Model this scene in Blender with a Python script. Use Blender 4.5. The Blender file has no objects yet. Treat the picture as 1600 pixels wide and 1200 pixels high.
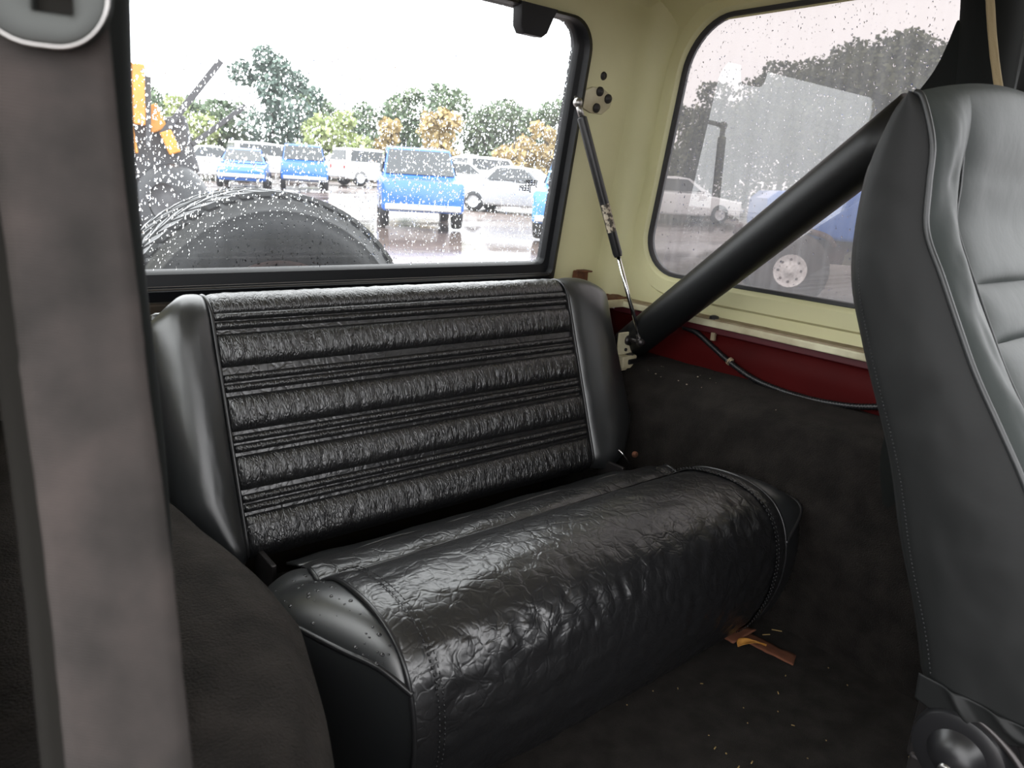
import bpy, bmesh, math, random
import numpy as np
from mathutils import Vector, Matrix, noise as mnoise
random.seed(7); rng = np.random.default_rng(7)
D = bpy.data; SC = bpy.context.scene; COL = SC.collection
OZ = 1.5                      # eye height above the lot; all coordinates below are measured from the eye

# ------------------------------------------------------------------ camera
FPX = 1137.9
RIGHT = (0.78088863, -0.6218108, 0.05970167)
DOWN = (-0.12117237, -0.24453968, -0.96203825)
FWD = (0.6128052, 0.74401054, -0.26630455)
cam_d = D.cameras.new('camera'); cam = D.objects.new('camera', cam_d); COL.objects.link(cam)
m = Matrix(((RIGHT[0], -DOWN[0], -FWD[0], 0), (RIGHT[1], -DOWN[1], -FWD[1], 0), (RIGHT[2], -DOWN[2], -FWD[2], OZ), (0, 0, 0, 1)))
cam.matrix_world = m
cam_d.sensor_width = 36; cam_d.lens = 36 * FPX / 1600
cam_d.clip_start = 0.02; cam_d.clip_end = 500
cam_d.dof.use_dof = True; cam_d.dof.focus_distance = 1.35; cam_d.dof.aperture_fstop = 10.5
SC.camera = cam

# ------------------------------------------------------------------ world: bright overcast sky
W = D.worlds.new('sky'); SC.world = W; W.use_nodes = True
wn = W.node_tree; wn.nodes.clear()
wo = wn.nodes.new('ShaderNodeOutputWorld'); wb = wn.nodes.new('ShaderNodeBackground')
tc = wn.nodes.new('ShaderNodeTexCoord'); sp = wn.nodes.new('ShaderNodeSeparateXYZ')
rmp = wn.nodes.new('ShaderNodeValToRGB'); cl = wn.nodes.new('ShaderNodeTexNoise'); mx = wn.nodes.new('ShaderNodeMix')
mx.data_type = 'RGBA'; mx.blend_type = 'MULTIPLY'; mx.inputs[0].default_value = 0.35
cl.inputs['Scale'].default_value = 5.0; cl.inputs['Detail'].default_value = 3.0
rmp.color_ramp.elements[0].position = 0.0; rmp.color_ramp.elements[0].color = (0.80, 0.80, 0.82, 1)
rmp.color_ramp.elements[1].position = 1.0; rmp.color_ramp.elements[1].color = (1.0, 1.0, 1.0, 1)
wn.links.new(tc.outputs['Generated'], sp.inputs[0]); wn.links.new(sp.outputs['Z'], rmp.inputs[0])
wn.links.new(tc.outputs['Generated'], cl.inputs['Vector'])
wn.links.new(rmp.outputs[0], mx.inputs[6]); wn.links.new(cl.outputs['Color'], mx.inputs[7])
wn.links.new(rmp.outputs[0], wb.inputs[0]); wb.inputs[1].default_value = 6.4
wn.links.new(wb.outputs[0], wo.inputs[0])
SC.view_settings.view_transform = 'Standard'; SC.view_settings.look = 'None'
SC.view_settings.exposure = 0.0; SC.view_settings.gamma = 1.0
SC.view_settings.use_curve_mapping = False

# ------------------------------------------------------------------ material helpers
def new_mat(name):
    mt = D.materials.new(name); mt.use_nodes = True
    nt = mt.node_tree; nt.nodes.clear()
    out = nt.nodes.new('ShaderNodeOutputMaterial')
    return mt, nt, out
def N(nt, typ, **kw):
    n = nt.nodes.new(typ)
    for k, v in kw.items():
        if k in n.inputs: n.inputs[k].default_value = v
        else: setattr(n, k, v)
    return n
def coords(nt, scale=(1, 1, 1)):
    t = N(nt, 'ShaderNodeTexCoord'); mp = N(nt, 'ShaderNodeMapping'); mp.inputs['Scale'].default_value = scale
    nt.links.new(t.outputs['Object'], mp.inputs['Vector'])
    return mp.outputs['Vector']
def ramp(nt, src, stops):
    r = N(nt, 'ShaderNodeValToRGB'); e = r.color_ramp.elements
    while len(e) < len(stops): e.new(0.5)
    for i, (p, c) in enumerate(stops):
        e[i].position = p; e[i].color = (c, c, c, 1) if isinstance(c, (int, float)) else (*c, 1)
    nt.links.new(src, r.inputs[0]); return r.outputs[0]
def plain(name, col, rough=0.5, metal=0.0, spec=0.5, bump=None, vary=None, coat=0.0):
    """principled; bump = (scale, strength, distance); vary = (scale, second colour, contrast)"""
    mt, nt, out = new_mat(name)
    b = N(nt, 'ShaderNodeBsdfPrincipled'); b.inputs['Base Color'].default_value = (*col, 1)
    b.inputs['Roughness'].default_value = rough; b.inputs['Metallic'].default_value = metal
    b.inputs['Specular IOR Level'].default_value = spec; b.inputs['Coat Weight'].default_value = coat
    v = coords(nt)
    if vary:
        n = N(nt, 'ShaderNodeTexNoise', Scale=vary[0], Detail=4.0); nt.links.new(v, n.inputs['Vector'])
        lo, hi = 0.5 - vary[2], 0.5 + vary[2]
        nt.links.new(ramp(nt, n.outputs['Fac'], [(lo, col), (hi, vary[1])]), b.inputs['Base Color'])
    if bump:
        n2 = N(nt, 'ShaderNodeTexNoise', Scale=bump[0], Detail=5.0); nt.links.new(v, n2.inputs['Vector'])
        bp = N(nt, 'ShaderNodeBump', Strength=bump[1], Distance=bump[2]); nt.links.new(n2.outputs['Fac'], bp.inputs['Height'])
        nt.links.new(bp.outputs[0], b.inputs['Normal'])
    nt.links.new(b.outputs[0], out.inputs[0]); return mt
def leather(name, col, rough, crease, stretch=(1, 1, 1), depth=0.004, strength=0.8, fine=900):
    """vinyl with a creased skin: warped cell edges plus noise plus a fine pore grain"""
    mt, nt, out = new_mat(name)
    b = N(nt, 'ShaderNodeBsdfPrincipled', Roughness=rough); b.inputs['Base Color'].default_value = (*col, 1)
    b.inputs['Specular IOR Level'].default_value = 1.0
    v = coords(nt, stretch)
    w = N(nt, 'ShaderNodeTexNoise', Scale=crease * 0.6, Detail=3.0); nt.links.new(v, w.inputs['Vector'])
    wm = N(nt, 'ShaderNodeVectorMath', operation='SCALE'); wm.inputs['Scale'].default_value = 1.6 / crease
    nt.links.new(w.outputs['Color'], wm.inputs[0])
    ad = N(nt, 'ShaderNodeVectorMath', operation='ADD'); nt.links.new(v, ad.inputs[0]); nt.links.new(wm.outputs[0], ad.inputs[1])
    hs = []
    for sc, wt, wd in ((crease, 1.0, 0.10), (crease * 2.3, 0.55, 0.16)):
        vo = N(nt, 'ShaderNodeTexVoronoi', feature='DISTANCE_TO_EDGE', Scale=sc); nt.links.new(ad.outputs[0], vo.inputs['Vector'])
        r = ramp(nt, vo.outputs['Distance'], [(0.0, 0.0), (wd, 1.0)])
        mm = N(nt, 'ShaderNodeMath', operation='MULTIPLY'); mm.inputs[1].default_value = wt; nt.links.new(r, mm.inputs[0]); hs.append(mm)
    n = N(nt, 'ShaderNodeTexNoise', Scale=crease * 1.2, Detail=4.0); nt.links.new(ad.outputs[0], n.inputs['Vector'])
    n2 = N(nt, 'ShaderNodeTexNoise', Scale=fine, Detail=2.0); nt.links.new(coords(nt), n2.inputs['Vector'])
    s = N(nt, 'ShaderNodeMath', operation='ADD'); nt.links.new(hs[0].outputs[0], s.inputs[0]); nt.links.new(hs[1].outputs[0], s.inputs[1])
    s2 = N(nt, 'ShaderNodeMath', operation='MULTIPLY_ADD'); s2.inputs[1].default_value = 1.6; nt.links.new(n.outputs['Fac'], s2.inputs[0]); nt.links.new(s.outputs[0], s2.inputs[2])
    s3 = N(nt, 'ShaderNodeMath', operation='MULTIPLY_ADD'); s3.inputs[1].default_value = 0.15; nt.links.new(n2.outputs['Fac'], s3.inputs[0]); nt.links.new(s2.outputs[0], s3.inputs[2])
    bp = N(nt, 'ShaderNodeBump', Strength=strength, Distance=depth); nt.links.new(s3.outputs[0], bp.inputs['Height'])
    nt.links.new(bp.outputs[0], b.inputs['Normal'])
    nt.links.new(b.outputs[0], out.inputs[0]); return mt
def fabric(name, col, col2, rough=0.95, scale=40, bump=0.5, fine=700):
    mt, nt, out = new_mat(name)
    b = N(nt, 'ShaderNodeBsdfPrincipled', Roughness=rough); b.inputs['Specular IOR Level'].default_value = 0.1
    b.inputs['Sheen Weight'].default_value = 0.06; b.inputs['Sheen Roughness'].default_value = 0.5
    b.inputs['Sheen Tint'].default_value = (0.5, 0.45, 0.4, 1)
    v = coords(nt)
    n = N(nt, 'ShaderNodeTexNoise', Scale=scale, Detail=6.0); nt.links.new(v, n.inputs['Vector'])
    nt.links.new(ramp(nt, n.outputs['Fac'], [(0.35, col), (0.68, col2)]), b.inputs['Base Color'])
    n2 = N(nt, 'ShaderNodeTexNoise', Scale=fine, Detail=3.0); nt.links.new(v, n2.inputs['Vector'])
    s = N(nt, 'ShaderNodeMath', operation='MULTIPLY_ADD'); s.inputs[1].default_value = 2.0
    nt.links.new(n.outputs['Fac'], s.inputs[0]); nt.links.new(n2.outputs['Fac'], s.inputs[2])
    bp = N(nt, 'ShaderNodeBump', Strength=bump, Distance=0.003); nt.links.new(s.outputs[0], bp.inputs['Height'])
    nt.links.new(bp.outputs[0], b.inputs['Normal'])
    nt.links.new(b.outputs[0], out.inputs[0]); return mt
def wet_glass(name, tint, film, drops, dscale, low_z=-0.11):
    """thin pane: clear tinted transmission, Fresnel mirror, a faint wet film that scatters, rain drops that bend the view"""
    mt, nt, out = new_mat(name)
    tr = N(nt, 'ShaderNodeBsdfTransparent'); tr.inputs[0].default_value = (*tint, 1)
    tl = N(nt, 'ShaderNodeBsdfTranslucent'); tl.inputs[0].default_value = (0.9, 0.92, 0.95, 1)
    v = coords(nt)
    # streaky film
    vs = coords(nt, (60, 60, 5)); n = N(nt, 'ShaderNodeTexNoise', Scale=1.0, Detail=3.0); nt.links.new(vs, n.inputs['Vector'])
    fm = ramp(nt, n.outputs['Fac'], [(0.35, film * 0.85), (0.80, film * 1.3)])
    m1 = N(nt, 'ShaderNodeMixShader'); nt.links.new(fm, m1.inputs[0]); nt.links.new(tr.outputs[0], m1.inputs[1]); nt.links.new(tl.outputs[0], m1.inputs[2])
    # drops
    vd = coords(nt, (1, 1, 0.62))
    w = N(nt, 'ShaderNodeTexNoise', Scale=dscale * 0.9, Detail=2.0); nt.links.new(vd, w.inputs['Vector'])
    wm = N(nt, 'ShaderNodeVectorMath', operation='SCALE'); wm.inputs['Scale'].default_value = 1.3 / dscale; nt.links.new(w.outputs['Color'], wm.inputs[0])
    ad = N(nt, 'ShaderNodeVectorMath', operation='ADD'); nt.links.new(vd, ad.inputs[0]); nt.links.new(wm.outputs[0], ad.inputs[1])
    vo = N(nt, 'ShaderNodeTexVoronoi', feature='F1', Scale=dscale); nt.links.new(ad.outputs[0], vo.inputs['Vector'])
    # drop size differs from cell to cell
    sepc = N(nt, 'ShaderNodeSeparateColor'); nt.links.new(vo.outputs['Color'], sepc.inputs[0])
    rad = N(nt, 'ShaderNodeMath', operation='MULTIPLY_ADD'); rad.inputs[1].default_value = 0.55; rad.inputs[2].default_value = drops
    nt.links.new(sepc.outputs[0], rad.inputs[0])
    sx = N(nt, 'ShaderNodeSeparateXYZ'); nt.links.new(coords(nt), sx.inputs[0])
    low = N(nt, 'ShaderNodeMath', operation='MULTIPLY_ADD'); low.inputs[1].default_value = 0.55; low.inputs[2].default_value = low_z
    nt.links.new(sx.outputs['Z'], low.inputs[0]); lc = N(nt, 'ShaderNodeClamp'); lc.inputs['Min'].default_value = -0.3; lc.inputs['Max'].default_value = 0.0
    nt.links.new(low.outputs[0], lc.inputs[0]); ra = N(nt, 'ShaderNodeMath', operation='ADD'); nt.links.new(rad.outputs[0], ra.inputs[0]); nt.links.new(lc.outputs[0], ra.inputs[1])
    dd = N(nt, 'ShaderNodeMath', operation='SUBTRACT'); nt.links.new(ra.outputs[0], dd.inputs[0]); nt.links.new(vo.outputs['Distance'], dd.inputs[1])
    mask = ramp(nt, dd.outputs[0], [(0.0, 0.0), (0.06, 1.0)])
    bp = N(nt, 'ShaderNodeBump', Strength=1.0, Distance=0.9 / dscale); nt.links.new(vo.outputs['Distance'], bp.inputs['Height']); bp.invert = True
    rf = N(nt, 'ShaderNodeBsdfRefraction', IOR=1.33, Roughness=0.0); rf.inputs[0].default_value = (*[min(1, t * 1.02) for t in tint], 1)
    nt.links.new(bp.outputs[0], rf.inputs['Normal'])
    m2 = N(nt, 'ShaderNodeMixShader'); nt.links.new(mask, m2.inputs[0]); nt.links.new(m1.outputs[0], m2.inputs[1]); nt.links.new(rf.outputs[0], m2.inputs[2])
    gl = N(nt, 'ShaderNodeBsdfGlossy', Roughness=0.0); gl.inputs[0].default_value = (0.95, 0.95, 0.95, 1)
    fr = N(nt, 'ShaderNodeFresnel', IOR=1.5); fk = N(nt, 'ShaderNodeMath', operation='MULTIPLY'); fk.inputs[1].default_value = 1.7; fk.use_clamp = True
    nt.links.new(fr.outputs[0], fk.inputs[0])
    m3 = N(nt, 'ShaderNodeMixShader'); nt.links.new(fk.outputs[0], m3.inputs[0]); nt.links.new(m2.outputs[0], m3.inputs[1]); nt.links.new(gl.outputs[0], m3.inputs[2])
    nt.links.new(m3.outputs[0], out.inputs[0]); return mt

M = {}
M['cream'] = plain('cream_fiberglass', (0.66, 0.635, 0.385), 0.55, bump=(260, 0.12, 0.002), vary=(5, (0.60, 0.57, 0.33), 0.22))
M['cream_trim'] = plain('cream_trim', (0.68, 0.65, 0.46), 0.45, vary=(14, (0.36, 0.30, 0.19), 0.2))
M['tan'] = plain('dirty_tan', (0.33, 0.27, 0.18), 0.7, vary=(30, (0.2, 0.14, 0.08), 0.2))
M['rust'] = plain('rust', (0.16, 0.055, 0.02), 0.8, vary=(40, (0.08, 0.03, 0.015), 0.2))
M['red'] = plain('red_body_paint', (0.060, 0.004, 0.004), 0.6, spec=0.08, vary=(8, (0.045, 0.003, 0.003), 0.2))
M['dark_red'] = plain('maroon_rail', (0.07, 0.008, 0.012), 0.5)
M['rubber'] = plain('black_rubber', (0.012, 0.012, 0.013), 0.55, bump=(300, 0.1, 0.001))
M['frame'] = plain('black_liftgate_metal', (0.006, 0.0065, 0.008), 0.5, spec=0.3, bump=(200, 0.06, 0.001))
M['frame_low'] = plain('brown_black_metal', (0.018, 0.014, 0.010), 0.55, vary=(18, (0.03, 0.018, 0.008), 0.2))
M['bar'] = plain('black_bar_paint', (0.006, 0.0064, 0.0068), 0.45, spec=0.4, bump=(500, 0.08, 0.001))
M['hoop'] = plain('black_padded_bar', (0.006, 0.0068, 0.0062), 0.75, spec=0.12, bump=(400, 0.08, 0.001))
M['vinyl'] = leather('black_vinyl_creased', (0.010, 0.010, 0.011), 0.33, 30, depth=0.0009, strength=0.42)
M['pad'] = leather('black_vinyl_puckered', (0.010, 0.010, 0.011), 0.31, 85, stretch=(1.5, 0.7, 0.40), depth=0.0008, strength=0.65)
M['smooth'] = plain('black_vinyl_smooth', (0.013, 0.014, 0.015), 0.36, spec=1.0, bump=(700, 0.05, 0.001))
M['piping'] = plain('black_piping', (0.015, 0.015, 0.016), 0.3)
M['carpet'] = fabric('black_carpet', (0.012, 0.0108, 0.0099), (0.024, 0.0216, 0.0198), scale=30, bump=0.8)
M['carpet_l'] = fabric('dusty_black_carpet', (0.0078, 0.0068, 0.0061), (0.018, 0.0155, 0.0138), scale=22, bump=1.0, fine=420)
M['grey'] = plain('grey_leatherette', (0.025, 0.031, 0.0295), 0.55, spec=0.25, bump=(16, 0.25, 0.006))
M['grey_shaded'] = plain('shaded_grey_leatherette', (0.0095, 0.0102, 0.0102), 0.58, spec=0.28, bump=(14, 0.25, 0.006))  # same grey cover, with the shade on the seat sides put into its colour
M['grey_pipe'] = plain('grey_piping', (0.022, 0.024, 0.025), 0.35)
M['stitch'] = plain('pale_thread', (0.30, 0.30, 0.29), 0.7)
M['chrome'] = plain('chrome', (0.75, 0.75, 0.76), 0.12, 1.0)
M['steel'] = plain('dull_steel', (0.35, 0.34, 0.33), 0.35, 1.0)
M['dark_steel'] = plain('dark_steel', (0.06, 0.055, 0.055), 0.4, 0.8)
M['plate'] = plain('grey_latch_steel', (0.034, 0.036, 0.034), 0.45, 0.7, bump=(30, 0.05, 0.002))
M['black'] = plain('black_plastic', (0.010, 0.010, 0.011), 0.35)
M['bolt'] = plain('black_bolt', (0.012, 0.010, 0.010), 0.5)
M['tire'] = plain('wet_tire_rubber', (0.014, 0.016, 0.020), 0.42, bump=(120, 0.15, 0.002))
M['label'] = plain('worn_label', (0.42, 0.36, 0.27), 0.6, vary=(120, (0.05, 0.04, 0.03), 0.06))
M['cardboard'] = plain('brown_cardboard', (0.16, 0.055, 0.026), 0.8, vary=(60, (0.10, 0.035, 0.016), 0.2))
M['leaf_y'] = plain('yellow_leaf', (0.50, 0.24, 0.04), 0.6, vary=(90, (0.30, 0.12, 0.02), 0.2))
M['straw'] = plain('straw', (0.30, 0.21, 0.08), 0.7)
M['crumb'] = plain('pale_crumb', (0.33, 0.27, 0.2), 0.8)
M['ink'] = plain('black_sticker_ink', (0.02, 0.02, 0.022), 0.5)
M['pane'] = wet_glass('rain_wet_glass', (0.92, 0.95, 0.95), 0.028, 0.0, 250)
M['pane_t'] = wet_glass('tinted_wet_glass', (0.172, 0.156, 0.152), 0.066, -0.22, 190)

M['pane_n'] = wet_glass('clear_unseen_glass', (0.86, 0.88, 0.87), 0.04, -0.22, 190)  # unseen near pane, left untinted to let more light into the cabin
def belt_mat():
    mt, nt, out = new_mat('dusty_webbing')
    b = N(nt, 'ShaderNodeBsdfPrincipled', Roughness=0.85); b.inputs['Specular IOR Level'].default_value = 0.2
    v = coords(nt)
    n = N(nt, 'ShaderNodeTexNoise', Scale=28.0, Detail=4.0); nt.links.new(v, n.inputs['Vector'])
    nt.links.new(ramp(nt, n.outputs['Fac'], [(0.28, (0.012, 0.0108, 0.0098)), (0.50, (0.023, 0.0197, 0.0182)), (0.75, (0.037, 0.030, 0.0275))]), b.inputs['Base Color'])
    wv = N(nt, 'ShaderNodeTexWave', Scale=420.0); wv.bands_direction = 'DIAGONAL'; nt.links.new(v, wv.inputs['Vector'])
    bp = N(nt, 'ShaderNodeBump', Strength=0.35, Distance=0.0006); nt.links.new(wv.outputs['Fac'], bp.inputs['Height'])
    nt.links.new(bp.outputs[0], b.inputs['Normal']); nt.links.new(b.outputs[0], out.inputs[0]); return mt
M['belt'] = belt_mat()
M['belt_dark'] = plain('dark_webbing', (0.0075, 0.007, 0.006), 0.95, spec=0.1, bump=(400, 0.2, 0.001))
M['tan_belt'] = plain('tan_webbing', (0.22, 0.17, 0.09), 0.8, bump=(500, 0.3, 0.001))

def ground_mat():
    mt, nt, out = new_mat('wet_mud')
    b = N(nt, 'ShaderNodeBsdfPrincipled')
    v = coords(nt, (0.12, 0.5, 1)); n = N(nt, 'ShaderNodeTexNoise', Scale=1.0, Detail=6.0); nt.links.new(v, n.inputs['Vector'])
    nt.links.new(ramp(nt, n.outputs['Fac'], [(0.35, (0.085, 0.062, 0.055)), (0.65, (0.19, 0.148, 0.133))]), b.inputs['Base Color'])
    v2 = coords(nt, (0.06, 0.28, 1)); n2 = N(nt, 'ShaderNodeTexNoise', Scale=1.0, Detail=4.0); nt.links.new(v2, n2.inputs['Vector'])
    nt.links.new(ramp(nt, n2.outputs['Fac'], [(0.45, 0.03), (0.60, 0.40)]), b.inputs['Roughness'])
    n3 = N(nt, 'ShaderNodeTexNoise', Scale=9.0, Detail=6.0); nt.links.new(coords(nt, (0.5, 1, 1)), n3.inputs['Vector'])
    bp = N(nt, 'ShaderNodeBump', Strength=0.05, Distance=0.02); nt.links.new(n3.outputs['Fac'], bp.inputs['Height'])
    nt.links.new(bp.outputs[0], b.inputs['Normal']); nt.links.new(b.outputs[0], out.inputs[0]); return mt
M['ground'] = ground_mat()
for nm, c1, c2 in (('tree_green', (0.10, 0.145, 0.095), (0.17, 0.22, 0.13)), ('tree_pale', (0.24, 0.30, 0.12), (0.34, 0.38, 0.18)),
                   ('tree_ochre', (0.36, 0.28, 0.13), (0.46, 0.35, 0.17)), ('tree_blue', (0.10, 0.145, 0.125), (0.15, 0.20, 0.17)), ('tree_olive', (0.075, 0.085, 0.045), (0.13, 0.14, 0.075))):
    M[nm] = plain(nm, c1, 0.8, vary=(0.9, c2, 0.15))
M['trunk'] = plain('bark', (0.06, 0.05, 0.04), 0.9)
M['blue'] = plain('blue_car_paint', (0.02, 0.13, 0.50), 0.3, coat=0.5)
M['blue_l'] = plain('light_blue_car_paint', (0.05, 0.22, 0.60), 0.3, coat=0.5)
M['white'] = plain('white_car_paint', (0.72, 0.73, 0.74), 0.3, coat=0.5)
M['silver'] = plain('silver_car_paint', (0.45, 0.46, 0.48), 0.3, 0.4, coat=0.5)
M['cglass'] = plain('dark_car_glass', (0.03, 0.035, 0.04), 0.12)
M['orange'] = plain('orange_machine_paint', (0.62, 0.27, 0.04), 0.45, vary=(3, (0.5, 0.2, 0.03), 0.2))
M['machine'] = plain('dark_machine_steel', (0.045, 0.045, 0.05), 0.5)
M['wheel_white'] = plain('white_steel_wheel', (0.85, 0.83, 0.81), 0.4, vary=(30, (0.50, 0.46, 0.44), 0.2))
M['chassis'] = plain('dirty_chassis', (0.055, 0.040, 0.038), 0.8, vary=(6, (0.10, 0.045, 0.04), 0.15))
M['mud_tire'] = plain('muddy_tire', (0.035, 0.027, 0.025), 0.8, vary=(8, (0.06, 0.045, 0.04), 0.2))
M['lamp'] = plain('lamp_glass', (0.7, 0.7, 0.7), 0.15)
M['red_lamp'] = plain('red_lamp', (0.3, 0.015, 0.015), 0.2)

# ------------------------------------------------------------------ object helpers
BASE = {}
def thing(name, label, cat, base=(0, 0, 0), group=None):
    o = D.objects.new(name, None); COL.objects.link(o); o.empty_display_size = 0.05
    o.location = (base[0], base[1], base[2] + OZ); BASE[o.name] = np.array(base, float)
    if label: o['label'] = label
    if cat: o['category'] = cat
    if group: o['group'] = group
    return o
def structure(name, base=(0, 0, 0)):
    o = thing(name, None, None, base); o['kind'] = 'structure'; return o
def mk(name, V, F, mat, parent=None, smooth=True, origin=None, kind=None, label=None, solid=0.0, soff=-1, auto=None, sub=0, bevel=0.0):
    V = np.asarray(V, float)
    b = BASE[parent.name] if parent is not None else (np.array(origin, float) if origin is not None else V.mean(0))
    me = D.meshes.new(name); me.from_pydata((V - b).tolist(), [], [list(map(int, f)) for f in F]); me.update()
    bm = bmesh.new(); bm.from_mesh(me); bmesh.ops.recalc_face_normals(bm, faces=bm.faces); bm.to_mesh(me); bm.free()
    me.materials.append(M[mat] if isinstance(mat, str) else mat)
    if smooth:
        me.polygons.foreach_set('use_smooth', [True] * len(me.polygons))
        if auto is not None: me.set_sharp_from_angle(angle=math.radians(auto))
    o = D.objects.new(name, me); COL.objects.link(o)
    if parent is not None:
        o.parent = parent; BASE[o.name] = b
    else:
        o.location = (b[0], b[1], b[2] + OZ); BASE[o.name] = b
    if kind: o['kind'] = kind
    if label: o['label'] = label
    if solid:
        s = o.modifiers.new('thickness', 'SOLIDIFY'); s.thickness = solid; s.offset = soff
    if bevel:
        s = o.modifiers.new('bevel', 'BEVEL'); s.width = bevel; s.segments = 2; s.limit_method = 'ANGLE'
    if sub:
        s = o.modifiers.new('subdivision', 'SUBSURF'); s.levels = sub; s.render_levels = sub
    return o
def grid(fn, nu, nv, cu=False, cv=False):
    """fn(u, v) with u, v in 0..1; returns verts and quads"""
    us = np.arange(nu) / (nu if cu else nu - 1); vs = np.arange(nv) / (nv if cv else nv - 1)
    V = [fn(u, v) for u in us for v in vs]; F = []
    for i in range(nu if cu else nu - 1):
        for j in range(nv if cv else nv - 1):
            i2, j2 = (i + 1) % nu, (j + 1) % nv
            F.append((i * nv + j, i2 * nv + j, i2 * nv + j2, i * nv + j2))
    return V, F
def join(*parts):
    V, F = [], []
    for v, f in parts:
        o = len(V); V += [tuple(p) for p in v]; F += [tuple(i + o for i in q) for q in f]
    return V, F
def box(x0, x1, y0, y1, z0, z1):
    V = [(x, y, z) for x in (x0, x1) for y in (y0, y1) for z in (z0, z1)]
    return V, [(0, 1, 3, 2), (4, 6, 7, 5), (0, 4, 5, 1), (2, 3, 7, 6), (0, 2, 6, 4), (1, 5, 7, 3)]
def smooth_path(P, n):
    P = np.array(P, float); k = len(P); out = []
    for i in range(k - 1):
        p0, p1, p2, p3 = P[max(i - 1, 0)], P[i], P[i + 1], P[min(i + 2, k - 1)]
        for t in np.linspace(0, 1, n, endpoint=False):
            out.append(0.5 * (2 * p1 + (p2 - p0) * t + (2 * p0 - 5 * p1 + 4 * p2 - p3) * t * t + (3 * p1 - p0 - 3 * p2 + p3) * t ** 3))
    out.append(P[-1]); return np.array(out)
def tube(P, r, n=10, caps=True, radii=None):
    P = np.array(P, float); T = np.gradient(P, axis=0); T /= np.linalg.norm(T, axis=1)[:, None] + 1e-12
    a = np.array([0, 0, 1.0]) if abs(T[0][2]) < 0.9 else np.array([1.0, 0, 0])
    u = np.cross(T[0], a); u /= np.linalg.norm(u); V, F = [], []
    for i, p in enumerate(P):
        u = u - T[i] * (u @ T[i]); u /= np.linalg.norm(u); w = np.cross(T[i], u)
        rr = r if radii is None else radii[i]
        for k in range(n):
            th = 2 * math.pi * k / n; V.append(p + rr * (math.cos(th) * u + math.sin(th) * w))
    for i in range(len(P) - 1):
        for k in range(n): F.append((i * n + k, i * n + (k + 1) % n, (i + 1) * n + (k + 1) % n, (i + 1) * n + k))
    if caps: F.append(tuple(range(n))[::-1]); F.append(tuple((len(P) - 1) * n + k for k in range(n)))
    return V, F
def lathe(profile, c, axis, n=32, cap0=False, cap1=False):
    """profile list of (radius, along-axis)"""
    ax = np.array(axis, float); ax /= np.linalg.norm(ax)
    a = np.array([0, 0, 1.0]) if abs(ax[2]) < 0.9 else np.array([1.0, 0, 0])
    u = np.cross(ax, a); u /= np.linalg.norm(u); w = np.cross(ax, u); c = np.array(c, float); V, F = [], []
    for r, h in profile:
        for k in range(n):
            th = 2 * math.pi * k / n; V.append(c + ax * h + r * (math.cos(th) * u + math.sin(th) * w))
    for i in range(len(profile) - 1):
        for k in range(n): F.append((i * n + k, i * n + (k + 1) % n, (i + 1) * n + (k + 1) % n, (i + 1) * n + k))
    if cap0: F.append(tuple(range(n)))
    if cap1: F.append(tuple((len(profile) - 1) * n + k for k in range(n)))
    return V, F
def ball(c, r, n=14, m=9, sc=(1, 1, 1)):
    V, F = [], []
    for i in range(m):
        ph = math.pi * (i + 0.5) / m
        for k in range(n):
            th = 2 * math.pi * k / n
            V.append((c[0] + r * sc[0] * math.sin(ph) * math.cos(th), c[1] + r * sc[1] * math.sin(ph) * math.sin(th), c[2] + r * sc[2] * math.cos(ph)))
    for i in range(m - 1):
        for k in range(n): F.append((i * n + k, i * n + (k + 1) % n, (i + 1) * n + (k + 1) % n, (i + 1) * n + k))
    F.append(tuple(range(n))); F.append(tuple((m - 1) * n + k for k in range(n)))
    return V, F
def round_rect(a0, a1, b0, b1, r, n=8):
    """loop of (a, b), counter-clockwise from the lower left corner; r one radius or four (ll, lr, ur, ul)"""
    rs = [r] * 4 if isinstance(r, (int, float)) else r
    cs = [(a0, b0, 180), (a1, b0, 270), (a1, b1, 0), (a0, b1, 90)]; sg = [(1, 1), (-1, 1), (-1, -1), (1, -1)]; out = []
    for (a, b, d0), (sa, sb), q in zip(cs, sg, rs):
        for k in range(n + 1):
            t = math.radians(d0 + 90 * k / n); out.append((a + sa * q + q * math.cos(t), b + sb * q + q * math.sin(t)))
    return out
def rect_like(loop, a0, a1, b0, b1):
    """point of the outer rectangle facing each point of an inner loop (corner arcs go to the corner)"""
    ca = sum(p[0] for p in loop) / len(loop); n = len(loop) // 4; out = []
    cor = [(a0, b0), (a1, b0), (a1, b1), (a0, b1)]
    for i, p in enumerate(loop):
        q, k = divmod(i, n); c = cor[q]; nn = n - 1
        # first half of a corner runs along one side, second half along the next
        if q == 0: pt = (a0, p[1] + (b0 - p[1]) * min(1, 2 * k / nn)) if k <= nn / 2 else (a0 + (p[0] - a0) * (2 * k / nn - 1), b0)
        elif q == 1: pt = (p[0] + (a1 - p[0]) * min(1, 2 * k / nn), b0) if k <= nn / 2 else (a1, b0 + (p[1] - b0) * (2 * k / nn - 1))
        elif q == 2: pt = (a1, p[1] + (b1 - p[1]) * min(1, 2 * k / nn)) if k <= nn / 2 else (a1 + (p[0] - a1) * (2 * k / nn - 1), b1)
        else: pt = (p[0] + (a0 - p[0]) * min(1, 2 * k / nn), b1) if k <= nn / 2 else (a0, b1 + (p[1] - b1) * (2 * k / nn - 1))
        out.append(pt)
    return out
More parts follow.
